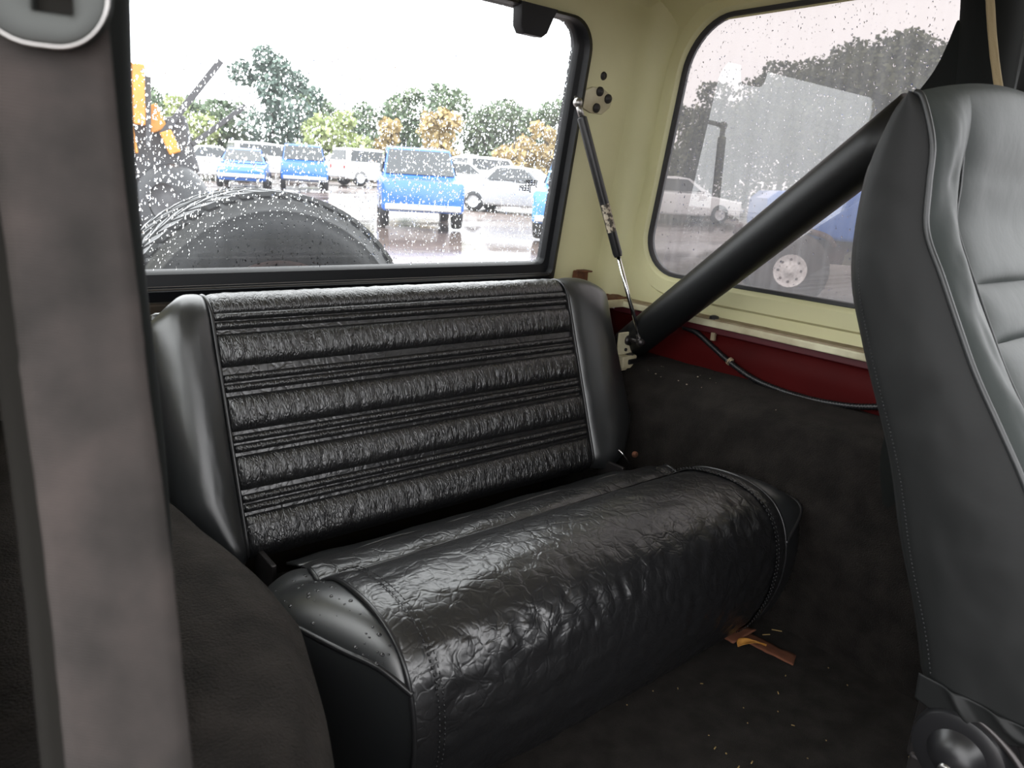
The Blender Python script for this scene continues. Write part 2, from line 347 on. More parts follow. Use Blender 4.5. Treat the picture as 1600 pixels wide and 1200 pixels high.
def rings(loops, place, close=False):
    """loops: list of (loop, depth); place(a, b, depth) -> point"""
    V, F = [], []; n = len(loops[0][0])
    for lp, d in loops: V += [place(a, b, d) for a, b in lp]
    k = len(loops)
    for i in range(k if close else k - 1):
        i2 = (i + 1) % k
        for j in range(n): F.append((i * n + j, i * n + (j + 1) % n, i2 * n + (j + 1) % n, i2 * n + j))
    return V, F
def fbm(x, y, z, o=3): return mnoise.fractal(Vector((x, y, z)), 1.0, 2.0, o)
def sstep(a, b, x):
    t = min(1, max(0, (x - a) / (b - a))); return t * t * (3 - 2 * t)

# ================================================================== SETTING: hardtop and tub of the vehicle
XF, XN = 1.38, -0.02           # far and near side walls
def yr(z): return 1.3 - 0.14 * (z + 0.18)         # the rear wall leans forward towards the roof
def P_rear(x, z, d): return (x, yr(z) + d, z + d * 0.14)
rear_hole = round_rect(0.225, 1.175, -0.226, 0.342, (0.02, 0.02, 0.07, 0.07), 10)
wr = structure('wall_rear', (0.7, 1.3, -0.2))
big = round_rect(0.205, 1.195, -0.246, 0.362, (0.03, 0.03, 0.08, 0.08), 10)
lp = [(rect_like(rear_hole, XN - 0.03, XF + 0.03, -0.262, 0.47), 0.0), (big, 0.0), (rear_hole, 0.006), (rear_hole, 0.05), (rect_like(rear_hole, XN - 0.03, XF + 0.03, -0.262, 0.47), 0.05)]
mk('panel', *rings(lp, P_rear), 'cream', wr, auto=40)
# tailgate under the glass and lower rear body
mk('tailgate', *box(XN, XF, 1.315, 1.36, -0.80, -0.228), 'frame_low', wr, smooth=False, bevel=0.006)
mk('tailgate', *box(XN, 1.178, 1.282, 1.3148, -0.80, -0.227), 'frame_low', wr, smooth=False, bevel=0.004)
mk('corner_panel', *box(1.19, XF, 1.285, 1.313, -0.80, -0.285), 'dark_red', wr, smooth=False)
# plug over a screw hole, above the strut bracket
mk('plug', *lathe([(0.0005, -0.003), (0.008, -0.0025), (0.0092, 0.0)], (1.23, yr(0.239), 0.239), (0, 1, 0.14), 16), 'bolt', wr)
mk('dark_bracket', *join(box(1.245, 1.283, 1.288, 1.312, -0.225, -0.198), box(1.25, 1.28, 1.27, 1.30, -0.200, -0.196)), 'rust', wr, smooth=False, bevel=0.002)

# far side wall with its window opening
def P_far(y, z, d): return (XF - d, y, z)
def slant(loop):   # rear edge of the window leans with the rear wall
    return [(a - max(0, (a - 0.55)) / 0.62 * 0.13 * (b + 0.05), b) for a, b in loop]
wl = round_rect(0.54, 1.180, -0.190, 0.366, (0.09, 0.10, 0.11, 0.09), 10)
def expand(loop, e, ca=0.86, cb=0.09):
    out = []
    for i, (a, b) in enumerate(loop):
        p0, p1 = loop[i - 1], loop[(i + 1) % len(loop)]
        tx, ty = p1[0] - p0[0], p1[1] - p0[1]; L = math.hypot(tx, ty) + 1e-9
        out.append((a + e * ty / L, b - e * tx / L))
    return out
def side_wall(name, xin, sgn, base, parts=True):
    w = structure(name, base)
    pl = lambda y, z, d: (xin + sgn * d, y, z)
    L0 = slant(wl)
    outer = rect_like(wl, 0.36, 1.33, -0.266, 0.47)
    outer = [(a - (0.14 * (b + 0.18) if a > 1.3 else 0), b) for a, b in outer]
    lp = [(outer, 0.0), (expand(L0, 0.050), 0.0), (expand(L0, 0.044), -0.010), (expand(L0, 0.012), -0.012), (expand(L0, 0.003), -0.006), (L0, 0.0), (L0, 0.012), (outer, 0.012)]
    mk('panel', *rings(lp, pl), 'cream', w, auto=35)
    return w, L0, pl
wf, L0, pl = side_wall('wall_left', XF, 1, (XF, 0.85, -0.26))
# lower flange of the hardtop, maroon rail and the red tub side beneath it
mk('flange', *box(1.342, 1.392, 0.2, 1.26, -0.281, -0.266), 'cream_trim', wf, smooth=False, bevel=0.003)
mk('flange_top', *box(1.345, 1.378, 0.2, 1.26, -0.266, -0.2625), 'tan', wf, smooth=False)
mk('flange_bolt', *lathe([(0.011, 0), (0.010, 0.006), (0.004, 0.008), (0.0005, 0.008)], (1.352, 0.955, -0.2635), (0, 0, 1), 12), 'bolt', wf)
mk('rail', *box(1.356, 1.392, 0.2, 1.26, -0.297, -0.281), 'dark_red', wf, smooth=False, bevel=0.002)
mk('tub_side', *grid(lambda u, v: (1.374 + 0.006 * math.sin(3.1 * v), 0.05 + 1.25 * u, -0.80 + 0.505 * v), 24, 10), 'red', wf, solid=0.01, soff=0)
mk('rust_ledge', *grid(lambda u, v: (1.20 + 0.18 * u, 1.225 + 0.07 * v + 0.004 * fbm(u * 9, v * 3, 1), -0.263 + 0.003 * fbm(u * 14, v * 4, 3)), 24, 6), 'rust', wf, solid=0.003)
mk('ledge_lip', *box(1.20, 1.36, 1.219, 1.226, -0.281, -0.262), 'cream_trim', wf, smooth=False, bevel=0.002)
# near side wall behind the door opening
wnr, L1, pln = side_wall('wall_right', XN, -1, (XN, 0.85, -0.26))
mk('tub_side', *box(XN - 0.03, XN, 0.48, 1.3, -0.80, -0.266), 'red', wnr, smooth=False)
# black door post behind the driver's seat and the door below it
wd = structure('wall_front_left', (XF, 0.3, -0.5))
mk('door_post', *box(1.355, 1.42, 0.30, 0.475, -0.80, 0.47), 'black', wd, smooth=False, bevel=0.01)
mk('door_panel', *box(1.365, 1.42, -0.60, 0.30, -0.80, -0.15), 'black', wd, smooth=False, bevel=0.01)
wdr = structure('wall_front_right_unseen', (XN, 0.4, -0.5))  # unseen near post, added to keep door light off the hoop
mk('door_post', *box(-0.075, -0.025, 0.42, 0.50, -0.80, 0.47), 'black', wdr, smooth=False, bevel=0.01)
# unseen windshield frame and dash, added to hold back light from ahead
wfr = structure('wall_front_unseen', (0.68, -0.75, -0.3))
mk('dash', *box(-0.02, 1.40, -0.95, -0.68, -0.80, -0.10), 'black', wfr, smooth=False, bevel=0.03)
mk('header', *box(-0.02, 1.40, -0.53, -0.47, 0.29, 0.45), 'black', wfr, smooth=False, bevel=0.01)
for px_ in (-0.04, 1.36):
    q0, q1 = np.array([px_ + 0.03, -0.70, -0.12]), np.array([px_ + 0.03, -0.50, 0.42])
    mk('windshield_post', *tube([q0 + (q1 - q0) * t for t in (0, 0.5, 1)], 0.03, 10), 'black', wfr)
# rounded corner between rear and side wall, roof, fillets
def corner(u, v):
    z = -0.262 + 0.73 * u; th = math.pi / 2 * v; r = 0.055
    return (XF - r + r * math.sin(th), yr(z) - r + r * math.cos(th), z)
def corner_n(u, v):
    p = corner(u, v); return (XN + (XF - p[0]), p[1], p[2])
tr = structure('trim_1', (XF, 1.25, -0.26)); mk('corner_fillet', *grid(corner, 20, 9), 'cream', tr)
tr2 = structure('trim_2', (XN, 1.25, -0.26)); mk('corner_fillet', *grid(corner_n, 20, 9), 'cream', tr2)
ce = structure('ceiling', (0.7, 0.5, 0.43))
ZC = 0.425
mk('panel', *grid(lambda u, v: (XN - 0.02 + (XF - XN + 0.04) * u, -0.50 + 1.74 * v, ZC + 0.03 * math.sin(math.pi * u)), 24, 20), 'cream', ce, solid=0.03, soff=1)
def roof_fillet(u, v):
    th = math.pi / 2 * v; r = 0.07; return (XF - r + r * math.sin(th), 0.36 + 0.87 * u, ZC - r + r * math.cos(th))
mk('edge_fillet', *grid(roof_fillet, 20, 9), 'cream', ce)
def roof_fillet_r(u, v):
    th = math.pi / 2 * v; r = 0.055; z = ZC - r + r * math.cos(th); return (XN + (XF - XN) * u, yr(0.36) - r + r * math.sin(th), z)
mk('rear_fillet', *grid(roof_fillet_r, 20, 9), 'cream', ce)
fl = mk('floor', *grid(lambda u, v: (XN - 0.02 + 1.46 * u, -0.65 + 2.0 * v, -0.78 + 0.003 * fbm(u * 6, v * 7, 0)), 50, 60), 'carpet', origin=(0.7, 0.3, -0.78), solid=0.02, soff=-1)
fl['kind'] = 'structure'
# carpeted wheel housings
def housing(name, side, mat, base):
    def fn(u, v):
        y = 0.10 + 1.20 * u
        arch = 0.012 * math.sin(math.pi * min(1, max(0, (y - 0.1) / 1.2)))
        ze = -0.398 - (0.030 * sstep(0.5, 1.1, y) if side > 0 else 0.0)
        prof = [(0.0, -0.387), (0.05, -0.388), (0.10, -0.391), (0.135, ze + 0.004), (0.157, ze - 0.008), (0.172, ze - 0.028), (0.181, ze - 0.055), (0.186, -0.52), (0.19, -0.62), (0.19, -0.79)]
        t = v * (len(prof) - 1); i = min(int(t), len(prof) - 2); f = t - i
        a = prof[i][0] * (1 - f) + prof[i + 1][0] * f; z = prof[i][1] * (1 - f) + prof[i + 1][1] * f
        if side < 0:
            k = float(np.interp(y, [0.1, 0.39, 0.47, 0.60, 0.726, 0.824, 0.95, 1.3], [1.05, 1.12, 1.30, 1.53, 1.52, 1.41, 1.3, 1.3])); a *= k + (min(k, 1.36) - k) * sstep(0.55, 0.85, v)
        a += 0.004 * fbm(y * 6, z * 7, 3) ; z += 0.006 * fbm(y * 5, a * 9, 8) + arch * (0.5 if v < .5 else 0)
        return ((XF - 0.003 - a) if side > 0 else (XN + 0.003 + a), y, z)
    o = structure(name, base); mk('carpet', *grid(fn, 70, 46), mat, o, sub=1); return o
housing('wheel_housing', 1, 'carpet_l', (1.28, 0.7, -0.78))
housing('wheel_housing', -1, 'carpet_l', (0.1, 0.7, -0.78))

# ------------------------------------------------------------------ windows
w1 = structure('window_1', (0.7, 1.3, -0.2))
fo = round_rect(0.227, 1.173, -0.224, 0.340, (0.018, 0.018, 0.066, 0.066), 10)
fm_ = round_rect(0.243, 1.158, -0.205, 0.334, (0.02, 0.02, 0.062, 0.062), 10)
fi = round_rect(0.262, 1.140, -0.178, 0.328, (0.012, 0.012, 0.05, 0.05), 10)
mk('window_frame', *rings([(fo, 0.03), (fo, -0.012), (fm_, -0.020), (expand(fm_, -0.004), -0.006), (expand(fi, 0.003), -0.002), (fi, 0.004), (fi, 0.022), (fo, 0.03)], P_rear), 'frame', w1, auto=40)
gi = round_rect(0.255, 1.147, -0.185, 0.334, (0.014, 0.014, 0.052, 0.052), 10)
mk('pane', [P_rear(a, b, 0.012) for a, b in gi], [tuple(range(len(gi)))], 'pane', w1, smooth=False)
# dark hinge tab hanging over the top edge of the glass
tab = [(0.958, 0.340), (0.965, 0.296), (0.975, 0.284), (1.022, 0.284), (1.034, 0.293), (1.046, 0.325), (1.054, 0.340)]
mk('hinge_tab', *rings([([(1.0, 0.315)] * 7, -0.022), ([(a * .96 + .04, b * .96 + .0126) for a, b in tab], -0.022), (tab, -0.018), (tab, 0.004)], P_rear), 'frame', w1, auto=40)
mk('sill_strip', *rings([(round_rect(0.262, 1.15, -0.2005, -0.1965, 0.0015, 2), -0.017), (round_rect(0.262, 1.15, -0.2015, -0.1955, 0.0015, 2), -0.0235)], P_rear), 'frame_low', w1)
for (tx, tz, sz) in ((1.079, -0.0005, 0.0125), (1.063, -0.0125, 0.0125)):   # sticker lettering outside, so it reads reversed from here
    c = D.curves.new('lettering', 'FONT'); c.body = 'JEEP!'; c.size = sz * 1.35; c.extrude = 0.0002; c.align_x = 'CENTER'; c.align_y = 'CENTER'; c.offset = 0.0003
    c.materials.append(M['ink']); o = D.objects.new('lettering', c); COL.objects.link(o); o.parent = w1
    px, py, pz = P_rear(tx, tz, 0.0112); b = BASE[w1.name]
    R3 = Matrix(((-1, 0, 0), (0, -0.139, 0.99), (0, 0.99, 0.139))).to_4x4()
    o.matrix_local = Matrix.Translation((px - b[0], py - b[1], pz - b[2])) @ R3
w2 = structure('window_2', (XF, 0.85, -0.19))
mk('gasket', *rings([(expand(L0, 0.003), -0.004), (expand(L0, 0.001), -0.008), (expand(L0, -0.006), -0.007), (expand(L0, -0.007), -0.002), (expand(L0, -0.007), 0.008), (expand(L0, 0.003), 0.008)], pl, True), 'rubber', w2, auto=50)
Lp = expand(L0, -0.002); mk('pane', [pl(a, b, 0.001) for a, b in Lp], [tuple(range(len(Lp)))], 'pane_t', w2, smooth=False)
w3 = structure('window_3', (XN, 0.85, -0.19))
mk('gasket', *rings([(expand(L1, 0.003), -0.004), (expand(L1, 0.001), -0.008), (expand(L1, -0.006), -0.007), (expand(L1, -0.007), -0.002), (expand(L1, -0.007), 0.008), (expand(L1, 0.003), 0.008)], pln, True), 'rubber', w3, auto=50)
Lp = expand(L1, -0.002); mk('pane', [pln(a, b, 0.001) for a, b in Lp], [tuple(range(len(Lp)))], 'pane_n', w3, smooth=False)

# ================================================================== REAR BENCH SEAT
SB = np.array([0.0, 0.975, -0.567]); ST = np.array([0, 0.340, 0.940]); ST /= np.linalg.norm(ST); SN = np.array([0, -ST[2], ST[1]])
def sb(x, t, n): p = SB + ST * t + SN * n; return (x, p[1], p[2])
def path(tau):
    """front skin of the backrest: straight up, then rolled over the top; returns t, n and the outward direction"""
    r = 0.045; t0 = 0.368
    if tau < 0.03:
        q = (0.03 - tau) / 0.03; return tau, -0.022 * q * q, -0.5 * q, 1.0
    if tau <= t0: return tau, 0.0, 0.0, 1.0
    th = min((tau - t0) / r, 2.4); return t0 + r * math.sin(th), -r + r * math.cos(th), math.sin(th), math.cos(th)
def skin(x, tau, off):
    t, n, dt, dn = path(tau); L = math.hypot(dt, dn); return sb(x, t + off * dt / L, n + off * dn / L)
bench = thing('bench_seat', 'black vinyl rear bench seat with pleated backrest under the rear glass', 'bench seat', (0.72, 0.85, -0.78))
XL, XR = 0.326, 1.044
TE = 0.368 + 0.045 * 2.2
def base_back(u, v): return skin(XL - 0.004 + (XR - XL + 0.008) * u, TE * v, -0.007)
insert = mk('backrest_insert', *grid(base_back, 40, 60), 'vinyl', bench)
def pad(t0, t1, amp, wr, seed, name='pleat', nu=300, nv=26):
    def fn(u, v):
        x = XL + (XR - XL) * u; tau = t0 + (t1 - t0) * v
        e = min(u, 1 - u) * (XR - XL); ed = min(v, 1 - v) * 2
        h = amp * (max(0.0, 1 - (1 - ed) ** 3.2)) ** 0.55 * (1 - math.exp(-(e / 0.006))) if 0 < ed and e > 0 else 0
        w = 0.75 * wr * (0.65 * fbm(x * 62 + seed, tau * 16, seed) + 0.5 * fbm(x * 130, tau * 45 + x * 20, seed + 5, 2) + 0.35 * abs(fbm(x * 40 + seed, tau * 28, 9 + seed, 2)))
        return skin(x, tau, -0.009 + h + w * min(1, ed * 1.6) * min(1, e / 0.01))
    mk(name, *grid(fn, nu, nv), 'pad', insert)
pad(0.378, TE - 0.004, 0.010, 0.0016, 1, 'top_roll', 200, 30)
pad(0.294, 0.346, 0.015, 0.0038, 2)
pad(0.197, 0.252, 0.016, 0.0038, 3)
pad(0.109, 0.162, 0.016, 0.0036, 4)
pad(0.004, 0.073, 0.014, 0.0030, 5, 'pleat', 300, 30)
for k, tc_ in enumerate((0.3715, 0.3575, 0.278, 0.263, 0.187, 0.172, 0.097, 0.0825)):
    def fn(u, v, tc_=tc_, k=k):
        x = XL + (XR - XL) * u; s = 2 * v - 1; e = min(u, 1 - u) * (XR - XL)
        return skin(x, tc_ + 0.0068 * s, -0.009 + 0.010 * math.sqrt(max(0, 1 - s * s)) * min(1, e / 0.008) + 0.0007 * fbm(x * 90, k, s * 2, 2))
    mk('rib', *grid(fn, 160, 9), 'pad', insert)
def outer_x(t):
    """half outline of the backrest: widest above the chamfered lower corner"""
    o = 0.0
    if t < 0.10: o = 0.062 * ((0.10 - t) / 0.10) ** 1.3
    elif t > 0.362: o = 0.040 * ((t - 0.362) / 0.053) ** 1.6
    return o
BP = smooth_path([(p[0], p[1], 0) for p in ((0.0, -0.009), (0.05, -0.001), (0.16, 0.006), (0.35, 0.012), (0.55, 0.012), (0.75, 0.003), (0.90, -0.013), (0.98, -0.034), (1.0, -0.05))], 6)
def bolster(side):
    xs, xo = (XL, 0.236) if side < 0 else (XR, 1.186)
    flare = lambda t: 0.016 * (1 - sstep(0.05, 0.36, t)) if side > 0 else 0.0
    def fn(u, v):
        tau = 0.004 + (0.368 + 0.045 * 1.9 - 0.004) * v; t = path(tau)[0]
        o = outer_x(min(t, 0.413)) * (1 if side < 0 else -1) + flare(t); w = (xo + o) - xs
        roll = sstep(0.33, 0.44, tau)
        s = u * (len(BP) - 1); i = min(int(s), len(BP) - 2); f = s - i
        q = BP[i][0] * (1 - f) + BP[i + 1][0] * f; n = BP[i][1] * (1 - f) + BP[i + 1][1] * f
        n = n * (1 - 0.65 * roll) - 0.010 * q * roll + 0.0012 * fbm(t * 9, q * 3, side)
        return skin(xs + w * q, tau, n)
    b = mk('backrest_bolster', *grid(fn, 49, 60), 'smooth', bench)
    def sidefn(u, v):
        tau = 0.004 + (0.368 + 0.045 * 1.9 - 0.004) * v; t, n0, dt, dn = path(tau); t = min(t, 0.413)
        o = outer_x(t) * (1 if side < 0 else -1) + flare(t); x = xo + o
        n = -0.05 - 0.06 * u
        a = np.array(skin(x, tau, -0.05)); bk = np.array(sb(x - side * 0.006 * u, min(t, 0.395), -0.115))
        p = a * (1 - u) + bk * u; return tuple(p)
    mk('backrest_side', *grid(sidefn, 8, 48), 'smooth', bench)
    edge = [sidefn(0, v) for v in np.linspace(0, 1, 40)]; mk('piping', *tube(edge, 0.0036, 8), 'piping', b)
    seam = [skin(xs, 0.004 + 0.445 * v, -0.002) for v in np.linspace(0, 1, 50)]; mk('piping', *tube(seam, 0.0030, 8), 'piping', b)
bolster(-1); bolster(1)
bk = [(0.25, 0.11), (0.32, 0.0), (1.09, 0.0), (1.165, 0.11), (1.165, 0.39), (0.25, 0.39)]
V = [sb(x, t, -0.04) for x, t in bk] + [sb(x, t, -0.116) for x, t in bk]
mk('backrest_shell', V, [tuple(range(5, -1, -1)), tuple(range(6, 12))] + [(i, (i + 1) % 6, 6 + (i + 1) % 6, 6 + i) for i in range(6)], 'smooth', bench, smooth=False, bevel=0.01)
# cushion
CP = [(0.905, -0.60), (0.905, -0.560), (0.895, -0.541), (0.872, -0.531), (0.845, -0.529), (0.828, -0.5335), (0.822, -0.5335), (0.806, -0.522), (0.775, -0.505), (0.735, -0.496), (0.690, -0.493), (0.650, -0.498), (0.618, -0.512), (0.595, -0.537), (0.582, -0.570), (0.577, -0.610), (0.581, -0.655), (0.594, -0.700), (0.612, -0.740), (0.640, -0.772)]
cps = smooth_path([(0, y, z) for y, z in CP], 8)
ccum = np.concatenate([[0], np.cumsum(np.linalg.norm(np.diff(cps, axis=0), axis=1))]); ccum /= ccum[-1]
ctan = np.gradient(cps, axis=0); ctan /= np.linalg.norm(ctan, axis=1)[:, None]
def cush(v):
    y = np.interp(v, ccum, cps[:, 1]); z = np.interp(v, ccum, cps[:, 2]); ty = np.interp(v, ccum, ctan[:, 1]); tz = np.interp(v, ccum, ctan[:, 2])
    L = math.hypot(ty, tz); return y, z, tz / L * 1.0, -ty / L   # outward normal (ny, nz)
CXL, CXR = 0.368, 1.112
def cpt(x, v, off):
    y, z, ny, nz = cush(v); return (x, y + ny * off, z + nz * off)
cushion = None
def cfn(u, v):
    x = CXL + (CXR - CXL) * u; e = min(u, 1 - u) * (CXR - CXL)
    belly = 0.010 * (1 - math.exp(-(e / 0.10)))
    w = 0.0016 * fbm(x * 14, v * 18, 2) + 0.0016 * fbm(x * 45, v * 26, 7, 3) * (0.4 + 1.2 * sstep(0.45, 0.65, v) * (1 - sstep(0.92, 1.0, v)))
    return cpt(x, v, belly * sstep(0.20, 0.42, v) + w - 0.004 * math.exp(-e / 0.004))
cushion = mk('cushion', *grid(cfn, 190, 150), 'vinyl', bench)
mk('seam', *tube([(0.37, 0.825, -0.533), (0.74, 0.825, -0.5325), (1.11, 0.825, -0.533)], 0.0028, 8), 'piping', cushion)
for side in (-1, 1):
    x0 = CXL if side < 0 else CXR
    def wfn(u, v, x0=x0, side=side):
        x = x0 - side * (-0.004 + 0.034 * u); vv = 0.16 + 0.84 * v
        return cpt(x, vv, 0.002 + 0.0025 * math.sin(math.pi * u) * (1 + 0.6 * fbm(vv * 40, side, 3)) + 0.0035 * u * sstep(0.2, 0.4, vv))
    welt = mk('welt', *grid(wfn, 9, 90), 'vinyl', cushion)
    st, sf = [], []
    for k in range(70):
        vv = 0.2 + 0.78 * k / 70
        for off in (0.027, 0.034):
            a = np.array(cpt(x0 - side * off, vv, 0.0075)); b_ = np.array(cpt(x0 - side * off, vv + 0.006, 0.0075))
            tv, tf = tube([a, b_], 0.0008, 5); o0 = len(st); st += tv; sf += [tuple(i + o0 for i in q) for q in tf]
    mk('stitching', st, sf, 'piping', cushion, kind='stuff')
# smooth end caps with piping and the boxed ends below
capL = smooth_path([(0.300, 0.865, -0.552), (0.288, 0.820, -0.541), (0.291, 0.772, -0.532), (0.303, 0.722, -0.528), (0.322, 0.668, -0.528), (0.345, 0.620, -0.532), (0.366, 0.583, -0.552)], 8)
capR = smooth_path([(1.085, 0.868, -0.560), (1.120, 0.825, -0.540), (1.152, 0.765, -0.524), (1.172, 0.700, -0.518), (1.180, 0.640, -0.518), (1.172, 0.592, -0.530), (1.114, 0.578, -0.575)], 8)
def vy(y):   # profile parameter on the top run where the cushion reaches a given y
    k = np.argmax(cps[:, 2] > -0.5415); lim = np.argmin(np.abs(cps[:, 2] + 0.575) + (cps[:, 1] > 0.62) * 9)
    ys = cps[k:lim + 1, 1][::-1]; cs = ccum[k:lim + 1][::-1]; return float(np.interp(y, ys, cs))
for side, cap, x0 in ((-1, capL, CXL), (1, capR, CXR)):
    nP = len(cap)
    def capfn(u, v, cap=cap, x0=x0, nP=nP):
        s = v * (nP - 1); i = min(int(s), nP - 2); p = cap[i] * (1 - (s - i)) + cap[i + 1] * (s - i)
        q = np.array(cpt(x0, vy(min(0.885, max(0.5775, p[1]))), -0.003))
        r = q * (1 - u) + p * u; h = 0.42 * abs(p[0] - x0) * (math.sin(math.pi * u) ** 0.8 if 0 < u < 1 else 0)
        return (r[0], r[1], r[2] + 0.55 * h * (0.80 if side < 0 else 0.75))
    c = mk('cushion_end', *grid(capfn, 17, 56), 'smooth', bench)
    mk('piping', *tube(cap, 0.0036, 8), 'piping', c)
    mk('piping', *tube([cpt(x0 + side * 0.003, 0.16 + 0.84 * v, 0.002) for v in np.linspace(0, 1, 70)], 0.0030, 8), 'piping', c)
    def boxfn(u, v, cap=cap, nP=nP, side=side, x0=x0):
        s = v * (nP - 1); i = min(int(s), nP - 2); p = cap[i] * (1 - (s - i)) + cap[i + 1] * (s - i)
        z = p[2] + (-0.774 - p[2]) * u; f = v ** 2
        vv = np.interp(z, [-0.772, -0.740, -0.700, -0.655, -0.610, -0.570, -0.55], [0.640, 0.612, 0.594, 0.581, 0.577, 0.582, 0.585])
        y = p[1] + (vv - 0.582) * sstep(0.55, 1.0, v)
        bul = 0.018 * math.sin(math.pi * u ** 0.55) * (1 - v ** 6)
        x = p[0] + side * bul * (1.0 - 0.5 * v)
        return (x, y, z)
    mk('cushion_side', *grid(boxfn, 18, 56), 'smooth', bench)
# rear valance between cushion and backrest, hinges at the right hand end
mk('rear_flap', *grid(lambda u, v: (0.37 + 0.70 * u, 0.902 + 0.05 * v, -0.545 - 0.02 * v + 0.004 * fbm(u * 7, v, 4)), 40, 6), 'smooth', bench, solid=0.004)
for hx in (0.34, 1.075): mk('hinge', *box(hx, hx + 0.008, 0.93, 1.00, -0.60, -0.552), 'dark_steel', bench, smooth=False, bevel=0.002)
mk('hinge_bolt', *lathe([(0.0005, 0), (0.006, 0.001), (0.007, 0.005)], (1.13, 0.95, -0.537), (-0.6, -0.8, 0), 12, cap1=True), 'rust', bench)
mk('release_wire', *tube(smooth_path([(1.095, 0.965, -0.527), (1.100, 0.955, -0.535), (1.112, 0.945, -0.556)], 6), 0.0016, 8), 'chrome', bench)
mk('base_frame', *join(box(0.36, 1.10, 0.88, 0.895, -0.775, -0.60), box(0.36, 0.385, 0.66, 0.89, -0.775, -0.60), box(1.085, 1.11, 0.66, 0.89, -0.775, -0.60)), 'dark_steel', bench, smooth=False)

# ================================================================== ROLL BAR
rb = thing('roll_bar', 'thick black roll bar slanting down across the side window', 'roll bar', (1.31, 1.10, -0.39))
A = np.array([1.305, 1.125, -0.335]); B = np.array([1.200, 0.535, 0.135])
A2 = A + (A - B) * 0.06
mk('rear_brace', *tube([A2 + (B - A2) * t for t in np.linspace(0, 1, 12)], 0.0405, 32), 'bar', rb)
hoop = smooth_path([(1.235, 0.46, -0.78), (1.232, 0.46, -0.2), (1.222, 0.462, 0.12), (1.195, 0.462, 0.28), (1.13, 0.462, 0.345), (1.0, 0.462, 0.36), (0.65, 0.462, 0.362), (0.3, 0.465, 0.36), (0.16, 0.468, 0.335), (0.085, 0.47, 0.24), (0.062, 0.47, 0.03), (0.066, 0.47, -0.2), (0.062, 0.47, -0.40), (0.06, 0.47, -0.78)], 8)
mk('hoop', *tube(hoop, 0.0395, 28), 'hoop', rb)
gs = smooth_path([(1.212, 0.60, 0.092), (1.206, 0.555, 0.142), (1.204, 0.518, 0.195), (1.203, 0.50, 0.26)], 6)
V, F = [], []
for p in gs: V += [(p[0] - 0.022, p[1], p[2]), (p[0] + 0.022, p[1], p[2]), (p[0] + 0.016, 0.455, p[2] - 0.03), (p[0] - 0.016, 0.455, p[2] - 0.03)]
for i in range(len(gs) - 1):
    for k in range(4): F.append((4 * i + k, 4 * i + (k + 1) % 4, 4 * i + 4 + (k + 1) % 4, 4 * i + 4 + k))
F += [(0, 1, 2, 3), tuple(4 * (len(gs) - 1) + k for k in range(4))]
mk('gusset', V, F, 'hoop', rb, auto=50, bevel=0.004)
mk('foot_plate', *box(1.255, 1.362, 1.10, 1.215, -0.392, -0.380), 'bar', rb, smooth=False, bevel=0.003)
mk('mount_nut', *lathe([(0.012, 0), (0.011, 0.012), (0.0005, 0.013)], (1.272, 1.118, -0.381), (0, 0, 1), 6), 'dark_steel', rb, smooth=False)

# ================================================================== GAS STRUT and its two brackets
S0 = np.array([1.126, 1.206, 0.171]); S1 = np.array([1.268, 1.085, -0.335])
sd = (S1 - S0) / np.linalg.norm(S1 - S0); SL = np.linalg.norm(S1 - S0)
gst = thing('gas_strut', 'slim black gas strut with a chrome rod beside the rear glass', 'gas strut', tuple(S1))
q = lambda f: S0 + sd * SL * f
cyl = mk('strut_cylinder', *tube([q(0.055), q(0.06), q(0.61), q(0.625)], 0.0105, 18, radii=[0.007, 0.0105, 0.0105, 0.0085]), 'black', gst, auto=40)
side_v = np.cross(sd, (0.6128, 0.744, -0.266)); side_v /= np.linalg.norm(side_v); fr_v = np.cross(side_v, sd); fr_v = fr_v if fr_v @ np.array((0.6, 0.74, -0.27)) < 0 else -fr_v
def lab(u, v):
    th = (u - 0.5) * 2.3; return q(0.405 + 0.115 * v) + 0.0108 * (math.cos(th) * fr_v + math.sin(th) * side_v)
mk('maker_label', *grid(lab, 9, 6), 'label', cyl, label='worn pale label')
mk('strut_rod', *tube([q(0.62), q(0.97)], 0.0047, 14), 'chrome', gst, label='chrome rod')
mk('ball_socket', *join(ball(S0, 0.0105), tube([q(0.0), q(0.06)], 0.0068, 12)), 'steel', gst)
mk('ball_socket', *join(ball(S1, 0.0115), tube([q(0.965), q(1.0)], 0.0068, 12)), 'dark_steel', gst)
ub = thing('strut_bracket', 'cream painted triangular bracket with dark bolts on the corner post', 'bracket', (1.225, yr(0.19), 0.19))
pts = [(1.150, 0.188), (1.162, 0.197), (1.200, 0.214), (1.232, 0.214), (1.268, 0.198), (1.262, 0.176), (1.240, 0.160), (1.205, 0.160), (1.165, 0.172), (1.150, 0.176)]
cx = np.mean([p[0] for p in pts]); cz = np.mean([p[1] for p in pts]); sc = lambda k: [(cx + (a - cx) * k, cz + (b - cz) * k) for a, b in pts]
mk('bracket_plate', *rings([(sc(1.0), 0.0), (sc(1.0), -0.004), (sc(0.96), -0.0055), (sc(0.02), -0.0055)], P_rear), 'cream_trim', ub, auto=40)
for bx_, bz_ in ((1.221, 0.2065), (1.250, 0.1945), (1.219, 0.172)):
    c0 = np.array(P_rear(bx_, bz_, -0.005)); mk('bolt', *lathe([(0.0105, 0), (0.0100, 0.004), (0.006, 0.007), (0.0005, 0.008)], c0, (0, -1, -0.14), 14), 'bolt', ub, auto=40)
st0 = np.array(P_rear(1.158, 0.182, -0.003)); mk('ball_stud', *join(tube([st0, S0], 0.0055, 12), lathe([(0.010, 0), (0.010, 0.006), (0.0005, 0.006)], st0, (S0 - st0), 6)), 'steel', ub)
